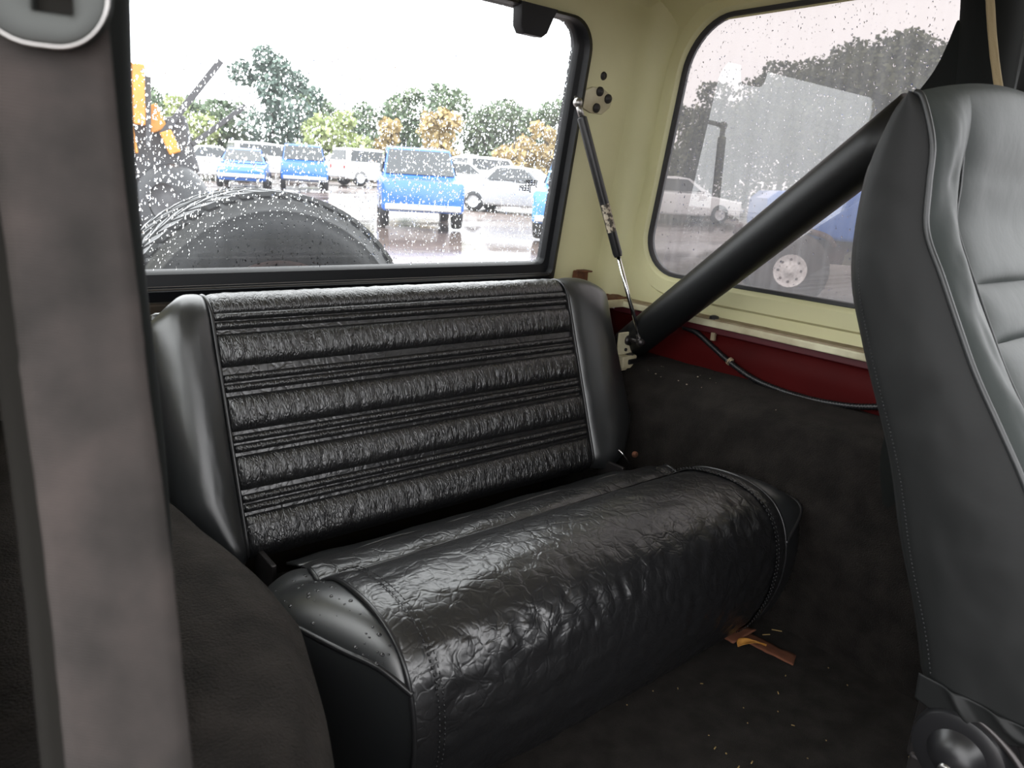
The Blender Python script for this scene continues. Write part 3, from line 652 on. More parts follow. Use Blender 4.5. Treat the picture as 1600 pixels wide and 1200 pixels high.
lb = thing('latch_bracket', 'small cream angle bracket at the foot of the gas strut', 'bracket', (1.27, 1.14, -0.395))
mk('bracket_plate', *box(1.232, 1.285, 1.118, 1.124, -0.370, -0.318), 'cream_trim', lb, smooth=False, bevel=0.002)
mk('bracket_foot', *join(box(1.238, 1.285, 1.105, 1.150, -0.402, -0.372), box(1.245, 1.275, 1.112, 1.135, -0.408, -0.400)), 'cream_trim', lb, smooth=False, bevel=0.003)
mk('ball_stud', *join(tube([(1.262, 1.118, -0.335), S1], 0.006, 10), lathe([(0.012, 0), (0.012, 0.006), (0.0005, 0.006)], (1.262, 1.118, -0.337), (0, -1, 0), 12)), 'dark_steel', lb)
mk('bolt', *lathe([(0.004, 0), (0.004, 0.003), (0.0005, 0.0035)], (1.256, 1.118, -0.359), (0, -1, 0), 10), 'bolt', lb)

# ================================================================== corrugated wiring conduit along the red tub side
cp = smooth_path([(1.366, 1.045, -0.300), (1.364, 1.005, -0.305), (1.362, 0.955, -0.328), (1.358, 0.905, -0.350), (1.356, 0.840, -0.372), (1.356, 0.77, -0.381), (1.357, 0.70, -0.382), (1.358, 0.62, -0.373), (1.360, 0.54, -0.352), (1.362, 0.44, -0.330), (1.364, 0.34, -0.318)], 40)
cd_ = thing('wiring_conduit', 'corrugated black wiring conduit sagging along the red side panel', 'conduit', tuple(cp[0]))
mk('conduit', *tube(cp, 0.0062, 8, radii=[0.0066 if i % 3 else 0.0050 for i in range(len(cp))]), 'black', cd_)
mk('clip', *lathe([(0.009, -0.004), (0.009, 0.004)], (1.361, 0.905, -0.350), (0, -1, -0.5), 12, True, True), 'tan', cd_)
mk('clip', *box(1.352, 1.360, 0.948, 0.958, -0.312, -0.294), 'tan', cd_, smooth=False, bevel=0.001)

# ================================================================== FRONT BUCKET SEAT
FS = thing('bucket_seat', 'grey leatherette high-back front seat seen from its inner side', 'car seat', (1.04, 0.15, -0.78))
XI, XO = 0.80, 1.27
zk = np.array([-0.500, -0.440, -0.360, -0.269, -0.151, -0.070, 0.032, 0.085, 0.104, 0.1115])
yk = np.array([0.236, 0.255, 0.287, 0.318, 0.371, 0.399, 0.402, 0.388, 0.377, 0.366])
zf = np.array([-0.500, -0.350, -0.251, -0.164, -0.110, -0.064, -0.016, 0.030, 0.071, 0.100, 0.1115])
yf_ = np.array([0.095, 0.140, 0.190, 0.248, 0.279, 0.304, 0.329, 0.334, 0.340, 0.352, 0.365])
kp = smooth_path([(0, a, b) for a, b in zip(yk, zk)], 10); fp = smooth_path([(0, a, b) for a, b in zip(yf_, zf)], 10)
def yb(z): return float(np.interp(z, kp[:, 2], kp[:, 1]))
def yfr(z): return float(np.interp(z, fp[:, 2], fp[:, 1]))
def sstack(n=70): return np.linspace(0, 1, n)
def zrow(v): return -0.50 + 0.6115 * (v ** 0.9)
def lift(x, z):   # the top of the seat is domed across its width
    s = min(x - 0.80, 1.27 - x) / 0.235; return 0.026 * (max(0.0, 1 - (1 - s) ** 2.5)) * sstep(0.03, 0.1115, z)
def narrow(z, x):   # the seat narrows a little toward the rounded top
    c = 0.5 * (XI + XO); k = 1 - 0.10 * sstep(0.02, 0.122, z) ** 2; return c + (x - c) * k if x > c else x
def sidep(x, sgn):
    def fn(u, v):
        z = zrow(v); a, b = yb(z), yfr(z); y = a + (b - a) * u
        bul = 0.012 * math.sin(math.pi * u) + 0.004 * fbm(y * 14, z * 9, 2) * math.sin(math.pi * u)
        edge_r = 0.010 * max(0.0, 1 - u / 0.14) ** 2 * (1 - sstep(0.09, 0.11, z))
        return (x - sgn * (bul - edge_r), y, z)
    return fn
sp_ = mk('side_panel', *grid(sidep(XI, 1), 36, 80), 'grey_shaded', FS, label='shaded grey inner side')
so_ = mk('side_panel', *grid(sidep(XO, -1), 20, 70), 'grey_shaded', FS)
pipe = [(XI - 0.001, yfr(zrow(v)) - 0.001, zrow(v)) for v in sstack(80)]; mk('piping', *tube(smooth_path(pipe[::6] + [pipe[-1]], 6), 0.0032, 10), 'grey_pipe', sp_)
rim_ = [(XI - 0.002, yb(zrow(v)) - 0.012, zrow(v)) for v in sstack(80)]
st, sf = [], []
for k in range(150):
    v = 0.02 + 0.95 * k / 150; z = zrow(v); z2 = zrow(v + 0.003)
    tv, tf = tube([(XI - 0.0065, yb(z) - 0.015, z), (XI - 0.0065, yb(z2) - 0.015, z2)], 0.0007, 5); o0 = len(st); st += tv; sf += [tuple(i + o0 for i in q_) for q_ in tf]
mk('stitching', st, sf, 'black', sp_, kind='stuff')
# back skin: from the inner rear edge, rounded, across to the outer rear edge
def backfn(u, v):
    z = zrow(v); e_ = 0.010 * (1 - sstep(0.09, 0.11, z)); x = XI + e_ + (XO - XI - 2 * e_) * u; s = min(u, 1 - u) * 2
    return (x, yb(z) + 0.018 * (1 - (1 - min(1, s * 5)) ** 2) * (1 - sstep(0.03, 0.1115, z)) - 0.02 * lift(x, z) / 0.026, z + lift(x, z))
mk('back_cover', *grid(backfn, 26, 70), 'grey_shaded', FS)
# front: bolsters each side, panels between
XB0, XB1 = 0.872, 1.198
def front_y(x, z):
    """front surface of the backrest at x, z"""
    return yfr(z)
def bol(x0, x1, sgn):
    def fn(u, v):
        z = zrow(v); x = x0 + (x1 - x0) * u; h = math.sin(math.pi * u ** 0.7) if 0 < u < 1 else 0.0; f0 = min(1, u * 6)
        w = 0.010 * (0.5 + sstep(-0.05, -0.25, z))
        wr_ = 0.006 * fbm(x * 22, z * 13, 4) * math.sin(math.pi * u)
        top = sstep(0.05, 0.1115, z)
        return (x, front_y(x, z) - (0.001 + 0.009 * h + 0.6 * w * h + wr_ * f0) * (1 - top) - 0.02 * lift(x, z) / 0.026, z + lift(x, z))
    return fn
bl = mk('bolster', *grid(bol(XI, XB0, 1), 22, 90), 'grey', FS)
br = mk('bolster', *grid(bol(XO, XB1, -1), 22, 90), 'grey', FS)
def panel(z0, z1, seed):
    def fn(u, v):
        x = XB0 - 0.004 + (XB1 - XB0 + 0.008) * u; z = z0 + (z1 - z0) * v
        eu = min(u, 1 - u) * (XB1 - XB0); ev = min(v, 1 - v) * abs(z1 - z0)
        p = (1 - math.exp(-eu / 0.018)) * (1 - math.exp(-ev / 0.010))
        top = sstep(0.05, 0.1115, z)
        return (x, front_y(x, z) + (0.002 - 0.012 * p) * (1 - top) + 0.002 * fbm(x * 8, z * 9, seed) * (1 - top) - 0.02 * lift(x, z) / 0.026, z + lift(x, z))
    return fn
mk('headrest_panel', *grid(panel(-0.076, 0.1115, 1), 34, 44), 'grey', FS)
mk('back_panel', *grid(panel(-0.135, -0.076, 2), 34, 26), 'grey', FS)
for xs_ in (XB0, XB1): mk('seam', *tube(smooth_path([(xs_, yfr(z) - 0.003, z) for z in np.linspace(-0.48, 0.06, 16)], 4), 0.0013, 6), 'grey_pipe', FS)
mk('lumbar_panel', *grid(panel(-0.49, -0.135, 3), 34, 40), 'grey', FS)
# gathered hem at the bottom of the inner side
def hem(u, v):
    y = 0.236 - 0.121 * v; z = -0.484 - (0.010 + 0.030 * math.sin(math.pi * min(1, 0.25 + 0.75 * v)) ** 0.7) * u
    fold = math.exp(-((v - 0.28 - 0.25 * u) / 0.06) ** 2) + 0.8 * math.exp(-((v - 0.62 - 0.3 * u) / 0.07) ** 2)
    return (XI - 0.0125 + 0.006 * u - 0.008 * fold * math.sin(math.pi * (0.15 + 0.85 * u)), y, z)
mk('cover_hem', *grid(hem, 16, 50), 'grey_shaded', FS, solid=0.0015, label='gathered hem of the grey cover')
rc = (XI - 0.012, 0.183, -0.552)
rcv = mk('recliner_cover', *lathe([(0.048, 0.03), (0.048, 0.004), (0.045, -0.002), (0.040, -0.004), (0.029, -0.004), (0.026, -0.008), (0.020, -0.017), (0.010, -0.021), (0.0005, -0.022)], rc, (1, 0, 0), 40), 'black', FS, auto=35, label='round black recliner cover')
mk('bolt', *lathe([(0.0075, 0), (0.007, -0.004), (0.004, -0.005), (0.0005, -0.005)], (rc[0] - 0.020, rc[1] + 0.002, rc[2] - 0.009), (1, 0, 0), 12), 'steel', rcv)
mk('recliner_strap', *tube(smooth_path([(XI - 0.002, 0.228, -0.513), (XI - 0.006, 0.175, -0.505), (XI - 0.008, 0.130, -0.530), (XI - 0.008, 0.105, -0.575), (XI - 0.006, 0.10, -0.62)], 8), 0.004, 10), 'dark_steel', FS)
mk('seat_cushion', *box(XI + 0.01, XO, -0.32, 0.13, -0.60, -0.49), 'grey', FS, smooth=False, bevel=0.04)
mk('seat_frame', *join(box(XI + 0.015, XO - 0.02, -0.28, 0.235, -0.655, -0.60), box(XI + 0.02, XI + 0.035, 0.12, 0.24, -0.61, -0.49), box(XO - 0.035, XO - 0.02, 0.12, 0.24, -0.61, -0.49)), 'dark_steel', FS, smooth=False, bevel=0.004)
for lx in (XI + 0.05, XO - 0.06):
    for ly in (-0.24, 0.18): mk('leg', *box(lx, lx + 0.03, ly, ly + 0.03, -0.778, -0.65), 'dark_steel', FS, smooth=False)

def ray_cam(u, v):
    a, b = (u - 800.0) / FPX, (v - 600.0) / FPX
    return [RIGHT[i] * a + DOWN[i] * b + FWD[i] for i in range(3)]
# ================================================================== SEAT BELTS
def strap(P, wdir, width, th=0.0014, sag=0.0):
    P = smooth_path(P, 10); wdir = np.array(wdir, float); wdir /= np.linalg.norm(wdir); V, F = [], []
    T = np.gradient(P, axis=0); T /= np.linalg.norm(T, axis=1)[:, None]
    nW = 9; k = len(P)
    for i, p in enumerate(P):
        wv = wdir - T[i] * (wdir @ T[i]); wv /= np.linalg.norm(wv); nn = np.cross(T[i], wv)
        for sgn in (1, -1):
            for j in range(nW):
                s = (j / (nW - 1) - 0.5); V.append(p + wv * width * s + nn * (sgn * th / 2 * (1.0 if abs(s) < 0.49 else 0.6) + sag * (0.25 - s * s) + 0.0006 * fbm(i * 0.3, s * 4, 2)))
    m2 = 2 * nW
    for i in range(k - 1):
        for j in range(m2):
            a = j; b = (j + 1) % m2
            if j == nW - 1: b = m2 - 1
            elif j == m2 - 1: a, b = nW, 0
            elif j >= nW: a, b = j, j + 1
            F.append((i * m2 + a, i * m2 + b, (i + 1) * m2 + b, (i + 1) * m2 + a))
    return V, F
belt = thing('seat_belt', 'dusty dark seat belt with grey latch plate hanging close by the door', 'seat belt', (0.045, 0.30, -0.1))
bt = [(0.046, 0.345, 0.075), (0.0455, 0.338, 0.03), (0.0450, 0.331, -0.01), (0.0445, 0.3185, -0.059), (0.0435, 0.3105, -0.0845), (0.0425, 0.2905, -0.1435), (0.0400, 0.2715, -0.2015), (0.038, 0.258, -0.245), (0.036, 0.245, -0.30), (0.034, 0.236, -0.36)]
wd_ = np.array([0.039, -0.031, 0.002])
mk('webbing', *strap(bt, wd_, 0.0480, sag=0.006), 'belt', belt)
bt2 = [(p[0] - 0.0065, p[1] + 0.020, p[2]) for p in bt]
mk('webbing', *strap(bt2, wd_, 0.0480), 'belt_dark', belt, label='second, darker layer of the belt behind')
# latch plate: rounded steel tongue with a slot and a bright rolled edge
cu = np.array(ray_cam(76, -12)) * 0.262; ux = wd_ / np.linalg.norm(wd_); uz = np.array([0.02, 0.18, 0.98]); uz -= ux * (uz @ ux); uz /= np.linalg.norm(uz); un = np.cross(ux, uz)
un = un if un @ np.array(FWD) < 0 else -un
def P_pl(a, b, d): p = cu + ux * a + uz * b + un * d; return tuple(p)
po = [(a + 0.04 * b, b - 0.10 * a) for a, b in round_rect(-0.0290, 0.0215, -0.0185, 0.040, (0.024, 0.019, 0.006, 0.006), 10)]
slo = [(a, b - 0.12 * a) for a, b in round_rect(-0.0055, 0.0090, -0.0072, 0.0018, 0.0008, 10)]
plate = mk('latch_plate', *rings([(po, -0.003), (po, 0.0012), (expand(po, -0.0012), 0.0022), (expand(slo, 0.0008), 0.0016), (slo, 0.0008), (slo, -0.003)], P_pl), 'plate', belt, auto=45, label='grey steel latch plate with slot')
mk('slot_backing', *rings([(slo, -0.002), ([(0.0018, -0.0028)] * len(slo), -0.0022)], P_pl), 'belt_dark', plate)
rim = [P_pl(a, b, 0.0012) for a, b in expand(po, 0.0004)]
mk('plate_rim', *tube(rim[:22 + 2], 0.0006, 8), 'steel', plate, label='bright rolled edge')
b2 = thing('seat_belt', 'narrow tan seat belt hanging beside the hoop behind the bucket seat', 'seat belt', (1.17, 0.41, 0.15))
mk('webbing', *strap([tuple(np.array(ray_cam(u, v)) * k) for u, v, k in ((1543, -90, .93), (1546, -20, .93), (1551, 60, .925), (1558, 120, .915), (1568, 180, .91), (1585, 260, .91))] + [(1.17, 0.38, -0.2), (1.18, 0.40, -0.4)], (1, -0.8, 0), 0.0115), 'tan_belt', b2)

# ================================================================== LITTER ON THE FLOOR
cb = thing('cardboard_strip', 'torn brown cardboard strip lying by the front of the bench seat', 'cardboard', (1.10, 0.575, -0.777))
def cfn2(u, v):
    a = np.array([1.092, 0.618]) * (1 - v) + np.array([1.108, 0.522]) * v; w = np.array([0.030, 0.012]) * (u - 0.5)
    return (a[0] + w[0] + 0.002 * fbm(v * 5, u, 2), a[1] + w[1], -0.774 + 0.004 * (1 - v) ** 2 + 0.0012 * fbm(v * 4, u * 3, 8))
mk('strip', *grid(cfn2, 6, 16), 'cardboard', cb, solid=0.002)
mk('torn_end', *grid(lambda u, v: (1.055 + 0.05 * v + 0.004 * fbm(u * 3, v * 3, 1), 0.612 + 0.030 * u - 0.012 * v, -0.772 + 0.016 * v * (1 - u * 0.4)), 7, 7), 'cardboard', cb, solid=0.002)
lf = []
def leaf(u, v):
    w = 0.013 * math.sin(math.pi * min(1, v * 0.95 + 0.03)) ** 0.8; s = 2 * u - 1
    return (1.052 + 0.040 * v + w * s * 0.3, 0.600 - 0.030 * v * v - w * s * 0.9, -0.772 + 0.007 * math.sin(2.6 * v) + 0.004 * s * s)
o = mk('fallen_leaf', *grid(leaf, 7, 12), 'leaf_y', origin=(1.07, 0.59, -0.775), solid=0.0008)
o['label'] = 'curled yellow leaf lying against the brown cardboard strip'; o['category'] = 'leaf'
V, F = [], []
for k in range(36):
    x = random.uniform(0.62, 1.17); y = random.uniform(0.25, 0.62); L = random.choice([0.0015, 0.002, 0.003, 0.005]); a = random.uniform(0, 3.1)
    dx, dy = L * math.cos(a), L * math.sin(a)
    tv, tf = tube([(x, y, -0.7765), (x + dx, y + dy, -0.7755)], 0.0009, 5); o0 = len(V); V += tv; F += [tuple(i + o0 for i in q_) for q_ in tf]
for (x, y, L, a) in ((1.25, 0.66, 0.03, -0.9), (1.23, 0.60, 0.018, -1.0), (1.20, 0.60, 0.014, -0.6), (1.185, 0.63, 0.012, -0.2)):
    tv, tf = tube([(x - 0.07, y, -0.7765), (x - 0.07 + L * math.cos(a), y + L * math.sin(a), -0.7755)], 0.0011, 5); o0 = len(V); V += tv; F += [tuple(i + o0 for i in q_) for q_ in tf]
o = mk('straw_bits', V, F, 'straw', origin=(0.95, 0.45, -0.777)); o['kind'] = 'stuff'; o['label'] = 'bits of straw and crumbs scattered on the black floor carpet'; o['category'] = 'debris'
V, F = [], []
for k in range(45):
    x = random.uniform(1.24, 1.36); y = random.uniform(0.42, 1.05)
    bv, bf = ball((x, y, -0.3865 if x > 1.29 else -0.392), random.uniform(0.0008, 0.0022), 6, 4, (1.4, 1, 0.7)); o0 = len(V); V += bv; F += [tuple(i + o0 for i in q_) for q_ in bf]
o = mk('crumbs', V, F, 'crumb', origin=(1.3, 0.7, -0.388)); o['kind'] = 'stuff'; o['label'] = 'pale crumbs scattered on top of the carpeted wheel housing'; o['category'] = 'debris'
V, F = [], []
for k in range(60):
    v_ = random.uniform(0.08, 0.85); u_ = random.uniform(0.2, 0.95)
    s = v_ * (len(capL) - 1); i = int(s); p = capL[i]; q_ = np.array(cpt(CXL, vy(min(0.885, max(0.5775, p[1]))), -0.003)); r_ = q_ * (1 - u_) + p * u_
    hh = 0.42 * abs(p[0] - CXL) * math.sin(math.pi * u_) ** 0.8 * 0.55 * 0.75
    bv, bf = ball((r_[0], r_[1], r_[2] + hh), random.choice([0.0012, 0.0018, 0.003]), 7, 5, (1, 1.2, 0.5)); o0 = len(V); V += bv; F += [tuple(i + o0 for i in q2) for q2 in bf]
M['water'] = plain('water_beads', (0.02, 0.02, 0.022), 0.04, spec=0.6)
o = mk('water_drops', V, F, 'water', origin=(0.32, 0.7, -0.52)); o['kind'] = 'stuff'; o['label'] = 'rain drops beaded on the left end cap of the bench cushion'; o['category'] = 'water drops'

# ================================================================== SPARE TIRE behind the glass
TC = np.array([0.612, 1.66, -0.392])
sptire = thing('spare_tire', 'wet black spare tire mounted behind the rear glass', 'tire', tuple(TC - np.array([0, 0.1, 0])))
prof = [(0.196, 0.085), (0.205, 0.095), (0.235, 0.104), (0.262, 0.107), (0.285, 0.1035), (0.302, 0.098), (0.3045, 0.0985), (0.306, 0.096), (0.322, 0.090), (0.334, 0.082), (0.338, 0.070), (0.341, 0.0), (0.338, -0.070), (0.334, -0.082), (0.306, -0.096), (0.262, -0.107), (0.205, -0.095), (0.196, -0.085)]
mk('tire', *lathe([(r, -h_) for r, h_ in prof], TC, (0, 1, 0), 96), 'tire', sptire)
def tread_block(th, yc, w, l, sk, h_=0.009, r0=0.337):
    V = []
    for rr in (r0, r0 + h_):
        k = 1.0 if rr == r0 else 0.86
        for a, b in ((-1, -1), (1, -1), (1, 1), (-1, 1)):
            y = yc + b * w / 2 * k; tt = th + (a * l / 2 * k) / r0 + sk * (y - yc)
            rad = rr - 0.10 * max(0, abs(y) - 0.06)
            V.append((TC[0] + rad * math.cos(tt), TC[1] + y, TC[2] + rad * math.sin(tt)))
    return V, [(3, 2, 1, 0), (4, 5, 6, 7)] + [(i, (i + 1) % 4, 4 + (i + 1) % 4, 4 + i) for i in range(4)]
nb = 56
for row, (yc, w, l, sk) in enumerate(((-0.071, 0.034, 0.029, 3.0), (-0.025, 0.036, 0.030, -5.0), (0.025, 0.036, 0.030, 5.0), (0.071, 0.034, 0.029, -3.0))):
    me = None
    for k in range(nb):
        th = 2 * math.pi * (k + 0.5 * (row % 2)) / nb
        if not (0.15 < th < math.pi - 0.15): continue
        mk('tread_block', *tread_block(th, yc, w, l, sk), 'tire', sptire, smooth=False)
rimo = mk('wheel', *lathe([(0.197, -0.088), (0.188, -0.084), (0.180, -0.06), (0.165, -0.03), (0.120, 0.015), (0.060, 0.02), (0.0005, 0.02)], TC, (0, 1, 0), 48), 'chassis', sptire)
mk('carrier', *join(tube([TC + np.array([0, 0.02, 0]), TC + np.array([0, -0.31, 0])], 0.035, 14), box(0.45, 0.77, 1.361, 1.375, -0.52, -0.26)), 'dark_steel', sptire, smooth=False)

# ================================================================== OUTSIDE: the lot
SLP = 0.020
def gz(x, y): return -1.5 + SLP * y + 0.012 * x
def ray(u, v): 
    a, b = u - 800.0, v - 600.0
    d = np.array([RIGHT[i] * a + DOWN[i] * b + FWD[i] * FPX for i in range(3)]); return d
def at(u, D_):
    """ground point in the direction of a picture column at a horizontal distance"""
    d = ray(u, 226 + (u + 151) * 0.062); h_ = math.hypot(d[0], d[1]); x, y = d[0] / h_ * D_, d[1] / h_ * D_; return np.array([x, y, gz(x, y)])
def pt(u, v, D_):
    d = ray(u, v); return d / math.hypot(d[0], d[1]) * D_
gnd = mk('ground', [(x, y, gz(x, y)) for x, y in ((-60, -60), (140, -60), (140, 140), (-60, 140))], [(0, 1, 2, 3)], 'ground', origin=(0, 0, -1.5), smooth=False)
gnd['kind'] = 'structure'

# ---- parked vehicles: one prototype of each build, copies share their meshes
def loft(sections):
    V, F = [], []; n = len(sections[0])
    for s in sections: V += s
    for i in range(len(sections) - 1):
        for k in range(n): F.append((i * n + k, i * n + (k + 1) % n, (i + 1) * n + (k + 1) % n, (i + 1) * n + k))
    F.append(tuple(range(n))); F.append(tuple((len(sections) - 1) * n + k for k in range(n))); return V, F
def sec(y, hw, z0, z1, r=0.08):
    return [(a, y, b) for a, b in round_rect(-hw, hw, z0, z1, r, 3)]
def car_proto(kind, name):
    root = D.objects.new(name, None); COL.objects.link(root); BASE[root.name] = np.zeros(3)
    if kind == 'sedan':
        body = [sec(-2.2, .70, .40, .62), sec(-2.1, .80, .28, .74), sec(-1.2, .86, .24, .86), sec(-.6, .88, .22, .93), sec(.9, .88, .22, .95), sec(1.7, .86, .26, .97), sec(2.15, .80, .32, .90), sec(2.25, .72, .42, .80)]
        roof = [[(-.80, -1.05, .90), (.80, -1.05, .90), (.80, -1.02, .92), (-.80, -1.02, .92)], [(-.62, -.30, .94), (.62, -.30, .94), (.58, -.28, 1.40), (-.58, -.28, 1.40)], [(-.82, .2, .94), (.82, .2, .94), (.58, .2, 1.45), (-.58, .2, 1.45)], [(-.82, .75, .94), (.82, .75, .94), (.56, .72, 1.41), (-.56, .72, 1.41)], [(-.78, 1.55, .95), (.78, 1.55, .95), (.74, 1.52, .98), (-.74, 1.52, .98)]]
        wins = [[(-.60, -.36, 1.36), (.60, -.36, 1.36), (.70, -.95, .97), (-.70, -.95, .97)], [(-.55, .82, 1.37), (.55, .82, 1.37), (.66, 1.40, 1.03), (-.66, 1.40, 1.03)]] + [[(s * .845, -.62, 1.0), (s * .845, .95, 1.0), (s * .655, .66, 1.36), (s * .655, -.18, 1.36)] for s in (1, -1)]
        wy, wr_ = (1.35, -1.35), 0.31; ext = (2.2, .62)
    elif kind == 'suv':
        body = [sec(-2.15, .76, .45, .85), sec(-2.08, .86, .36, .98), sec(-1.1, .90, .30, 1.06), sec(-.7, .90, .28, 1.08), sec(1.9, .90, .30, 1.10), sec(2.1, .86, .36, 1.08)]
        roof = [[(-.80, -1.0, 1.05), (.80, -1.0, 1.05), (.80, -.97, 1.07), (-.80, -.97, 1.07)], [(-.84, -.45, 1.06), (.84, -.45, 1.06), (.70, -.42, 1.68), (-.70, -.42, 1.68)], [(-.86, .6, 1.06), (.86, .6, 1.06), (.70, .6, 1.75), (-.70, .6, 1.75)], [(-.86, 1.9, 1.06), (.86, 1.9, 1.06), (.70, 1.86, 1.72), (-.70, 1.86, 1.72)], [(-.84, 2.08, 1.07), (.84, 2.08, 1.07), (.68, 1.96, 1.66), (-.68, 1.96, 1.66)]]
        wins = [[(-.68, -.46, 1.64), (.68, -.46, 1.64), (.76, -.95, 1.12), (-.76, -.95, 1.12)], [(-.62, 2.0, 1.62), (.62, 2.0, 1.62), (.74, 2.09, 1.18), (-.74, 2.09, 1.18)]] + [[(s * .875, -.55, 1.14), (s * .875, 1.85, 1.14), (s * .745, 1.75, 1.62), (s * .745, -.30, 1.62)] for s in (1, -1)]
        wy, wr_ = (1.35, -1.35), 0.36; ext = (2.12, .75)
    b_ = mk('body', *loft(body), 'white', root, auto=35)
    b2_ = mk('cabin', *loft(roof), 'white', root, auto=25)
    for w_ in wins: mk('window', w_, [(0, 1, 2, 3)], 'cglass', root, smooth=False, solid=0.02, soff=0)
    for sx in (-1, 1):
        for y in wy:
            t_ = mk('wheel', *lathe([(wr_ * .6, -.10), (wr_ * .95, -.10), (wr_, -.06), (wr_, .06), (wr_ * .95, .10), (wr_ * .6, .10)], (sx * .80, y, wr_), (1, 0, 0), 20), 'tire', root)
            mk('hubcap', *lathe([(wr_ * .62, .095), (wr_ * .5, .075), (wr_ * .2, .085), (.001, .09)], (sx * .80, y, wr_), (sx, 0, 0), 16), 'silver', t_)
        mk('headlight', *ball((sx * .62, -ext[0] + .06, ext[1]), .12, 10, 6, (1.2, .4, .7)), 'lamp', root)
        mk('taillight', *ball((sx * .68, ext[0] - .03, ext[1] + .12), .11, 10, 6, (.9, .4, 1.1)), 'red_lamp', root)
    mk('bumper', *join(box(-.80, .80, -ext[0] - .05, -ext[0] + .1, .38, .52), box(-.80, .80, ext[0] - .1, ext[0] + .05, .38, .52)), 'silver', root, smooth=False, bevel=.03)
    return root
def kids(o): return [c for c in D.objects if c.parent == o]
PROTO = {'sedan': car_proto('sedan', 'sedan_car'), 'suv': car_proto('suv', 'suv_car')}
PK = {k: [(c, kids(c)) for c in kids(p)] for k, p in PROTO.items()}
USED = set()
def place_car(kind, u, D_, heading, paint, label, group=None, scale=1.0, dz=0):
    p = PROTO[kind]; first = kind not in USED
    if first: r = p; USED.add(kind)
    else: r = p.copy(); COL.objects.link(r)
    q_ = at(u, D_); r.location = (q_[0], q_[1], q_[2] + OZ + dz); r.rotation_euler = (0, 0, heading); r.scale = (scale,) * 3
    r['label'] = label; r['category'] = 'car'
    if group: r['group'] = group
    for c, gs_ in PK[kind]:
        n = c
        if not first:
            n = c.copy(); COL.objects.link(n); n.parent = r
            for g in gs_:
                h_ = g.copy(); COL.objects.link(h_); h_.parent = n
        if c.name.split('.')[0] in ('body', 'cabin'):
            n.material_slots[0].link = 'OBJECT'; n.material_slots[0].material = M[paint]
    return r
place_car('suv', 652, 18, -0.48, 'blue', 'blue SUV parked nearest in the middle of the rear glass')
place_car('suv', 474, 32, -0.38, 'blue', 'smaller blue SUV standing among white cars, right of the far blue car')
place_car('sedan', 383, 31, -0.4, 'blue', 'far small blue car nearest the orange machine')
place_car('suv', 915, 17.0, -0.85, 'blue_l', 'light blue SUV cut off by the black right edge of the rear glass')
for u, D_, hd, kd, pc, lb_ in ((335, 36, 1.4, 'sedan', 'white', 'low white car beside the dark loader, left end of the white row'), (425, 41, 1.5, 'suv', 'white', 'white SUV parked side-on between the two smaller blue cars'), (535, 44, 1.3, 'sedan', 'white', 'low white car just right of the small blue SUV'), (588, 38, 1.6, 'suv', 'white', 'white SUV parked side-on just left of the nearest blue SUV'), (718, 33, 1.3, 'sedan', 'white', 'low white car peeking out right behind the nearest blue SUV'), (772, 38, 1.5, 'suv', 'white', 'white SUV standing behind the silver car'), (640, 48, 1.4, 'suv', 'white', 'white SUV mostly hidden behind the nearest blue SUV'), (482, 51, 1.6, 'suv', 'white', 'white SUV mostly hidden behind the small blue SUV')):
    place_car(kd, u, D_, hd, pc, lb_, 'white cars in the far row')
place_car('sedan', 818, 24, 0.6, 'silver', 'silver car with rounded roof just left of the light blue SUV')
place_car('sedan', 1052, 26, 1.1, 'white', 'white car parked across the lot at the left of the side window')

# ---- dark wrecker with orange arms
DM = 13.0
gm = at(245, DM); mc = thing('wheel_loader', 'dark loader with orange arms and big wheel at the left of the rear glass', 'loader', tuple(gm))
nrm = np.array([gm[0], gm[1], 0]); nrm /= np.linalg.norm(nrm); rt = np.array([nrm[1], -nrm[0], 0])
def bar(p, q_, w, d):
    p, q_ = np.array(p, float), np.array(q_, float); t_ = q_ - p; t_ /= np.linalg.norm(t_); a = nrm - t_ * (nrm @ t_); a /= np.linalg.norm(a); b_ = np.cross(t_, a)
    V = [e + sa * a * d / 2 + sb_ * b_ * w / 2 for e in (p, q_) for sa, sb_ in ((-1, -1), (1, -1), (1, 1), (-1, 1))]
    return V, [(3, 2, 1, 0), (4, 5, 6, 7)] + [(i, (i + 1) % 4, 4 + (i + 1) % 4, 4 + i) for i in range(4)]
mk('lift_arm', *bar(pt(214, 100, DM), pt(216, 195, DM), 0.20, 0.25), 'orange', mc, smooth=False, bevel=0.02)
mk('lift_arm', *bar(pt(186, 150, DM), pt(204, 240, DM), 0.22, 0.25), 'orange', mc, smooth=False, bevel=0.02)
mk('side_plate', *bar(pt(232, 165, DM + .3), pt(250, 205, DM + .3), 0.25, 0.2), 'orange', mc, smooth=False, bevel=0.02)
mk('side_plate', *bar(pt(258, 205, DM + .2), pt(274, 240, DM + .2), 0.18, 0.2), 'orange', mc, smooth=False, bevel=0.02)
mk('engine_cover', *bar(pt(200, 238, DM + .9), pt(300, 226, DM + .9), 0.9, 1.1), 'machine', mc, smooth=False, bevel=0.06)
mk('cab_post', *bar(pt(232, 120, DM), pt(232, 230, DM), 0.07, 0.07), 'machine', mc, smooth=False)
mk('cab_post', *bar(pt(178, 110, DM + .8), pt(186, 260, DM + .8), 0.9, 0.07), 'machine', mc, smooth=False)
mk('boom', *bar(pt(252, 212, DM + .2), pt(345, 95, DM + .2), 0.10, 0.12), 'machine', mc, smooth=False, bevel=0.01)
mk('hydraulic_ram', *bar(pt(300, 226, DM + .4), pt(384, 165, DM + .4), 0.08, 0.1), 'machine', mc, smooth=False, bevel=0.01)
wax = nrm * 0.75 + rt * 0.66
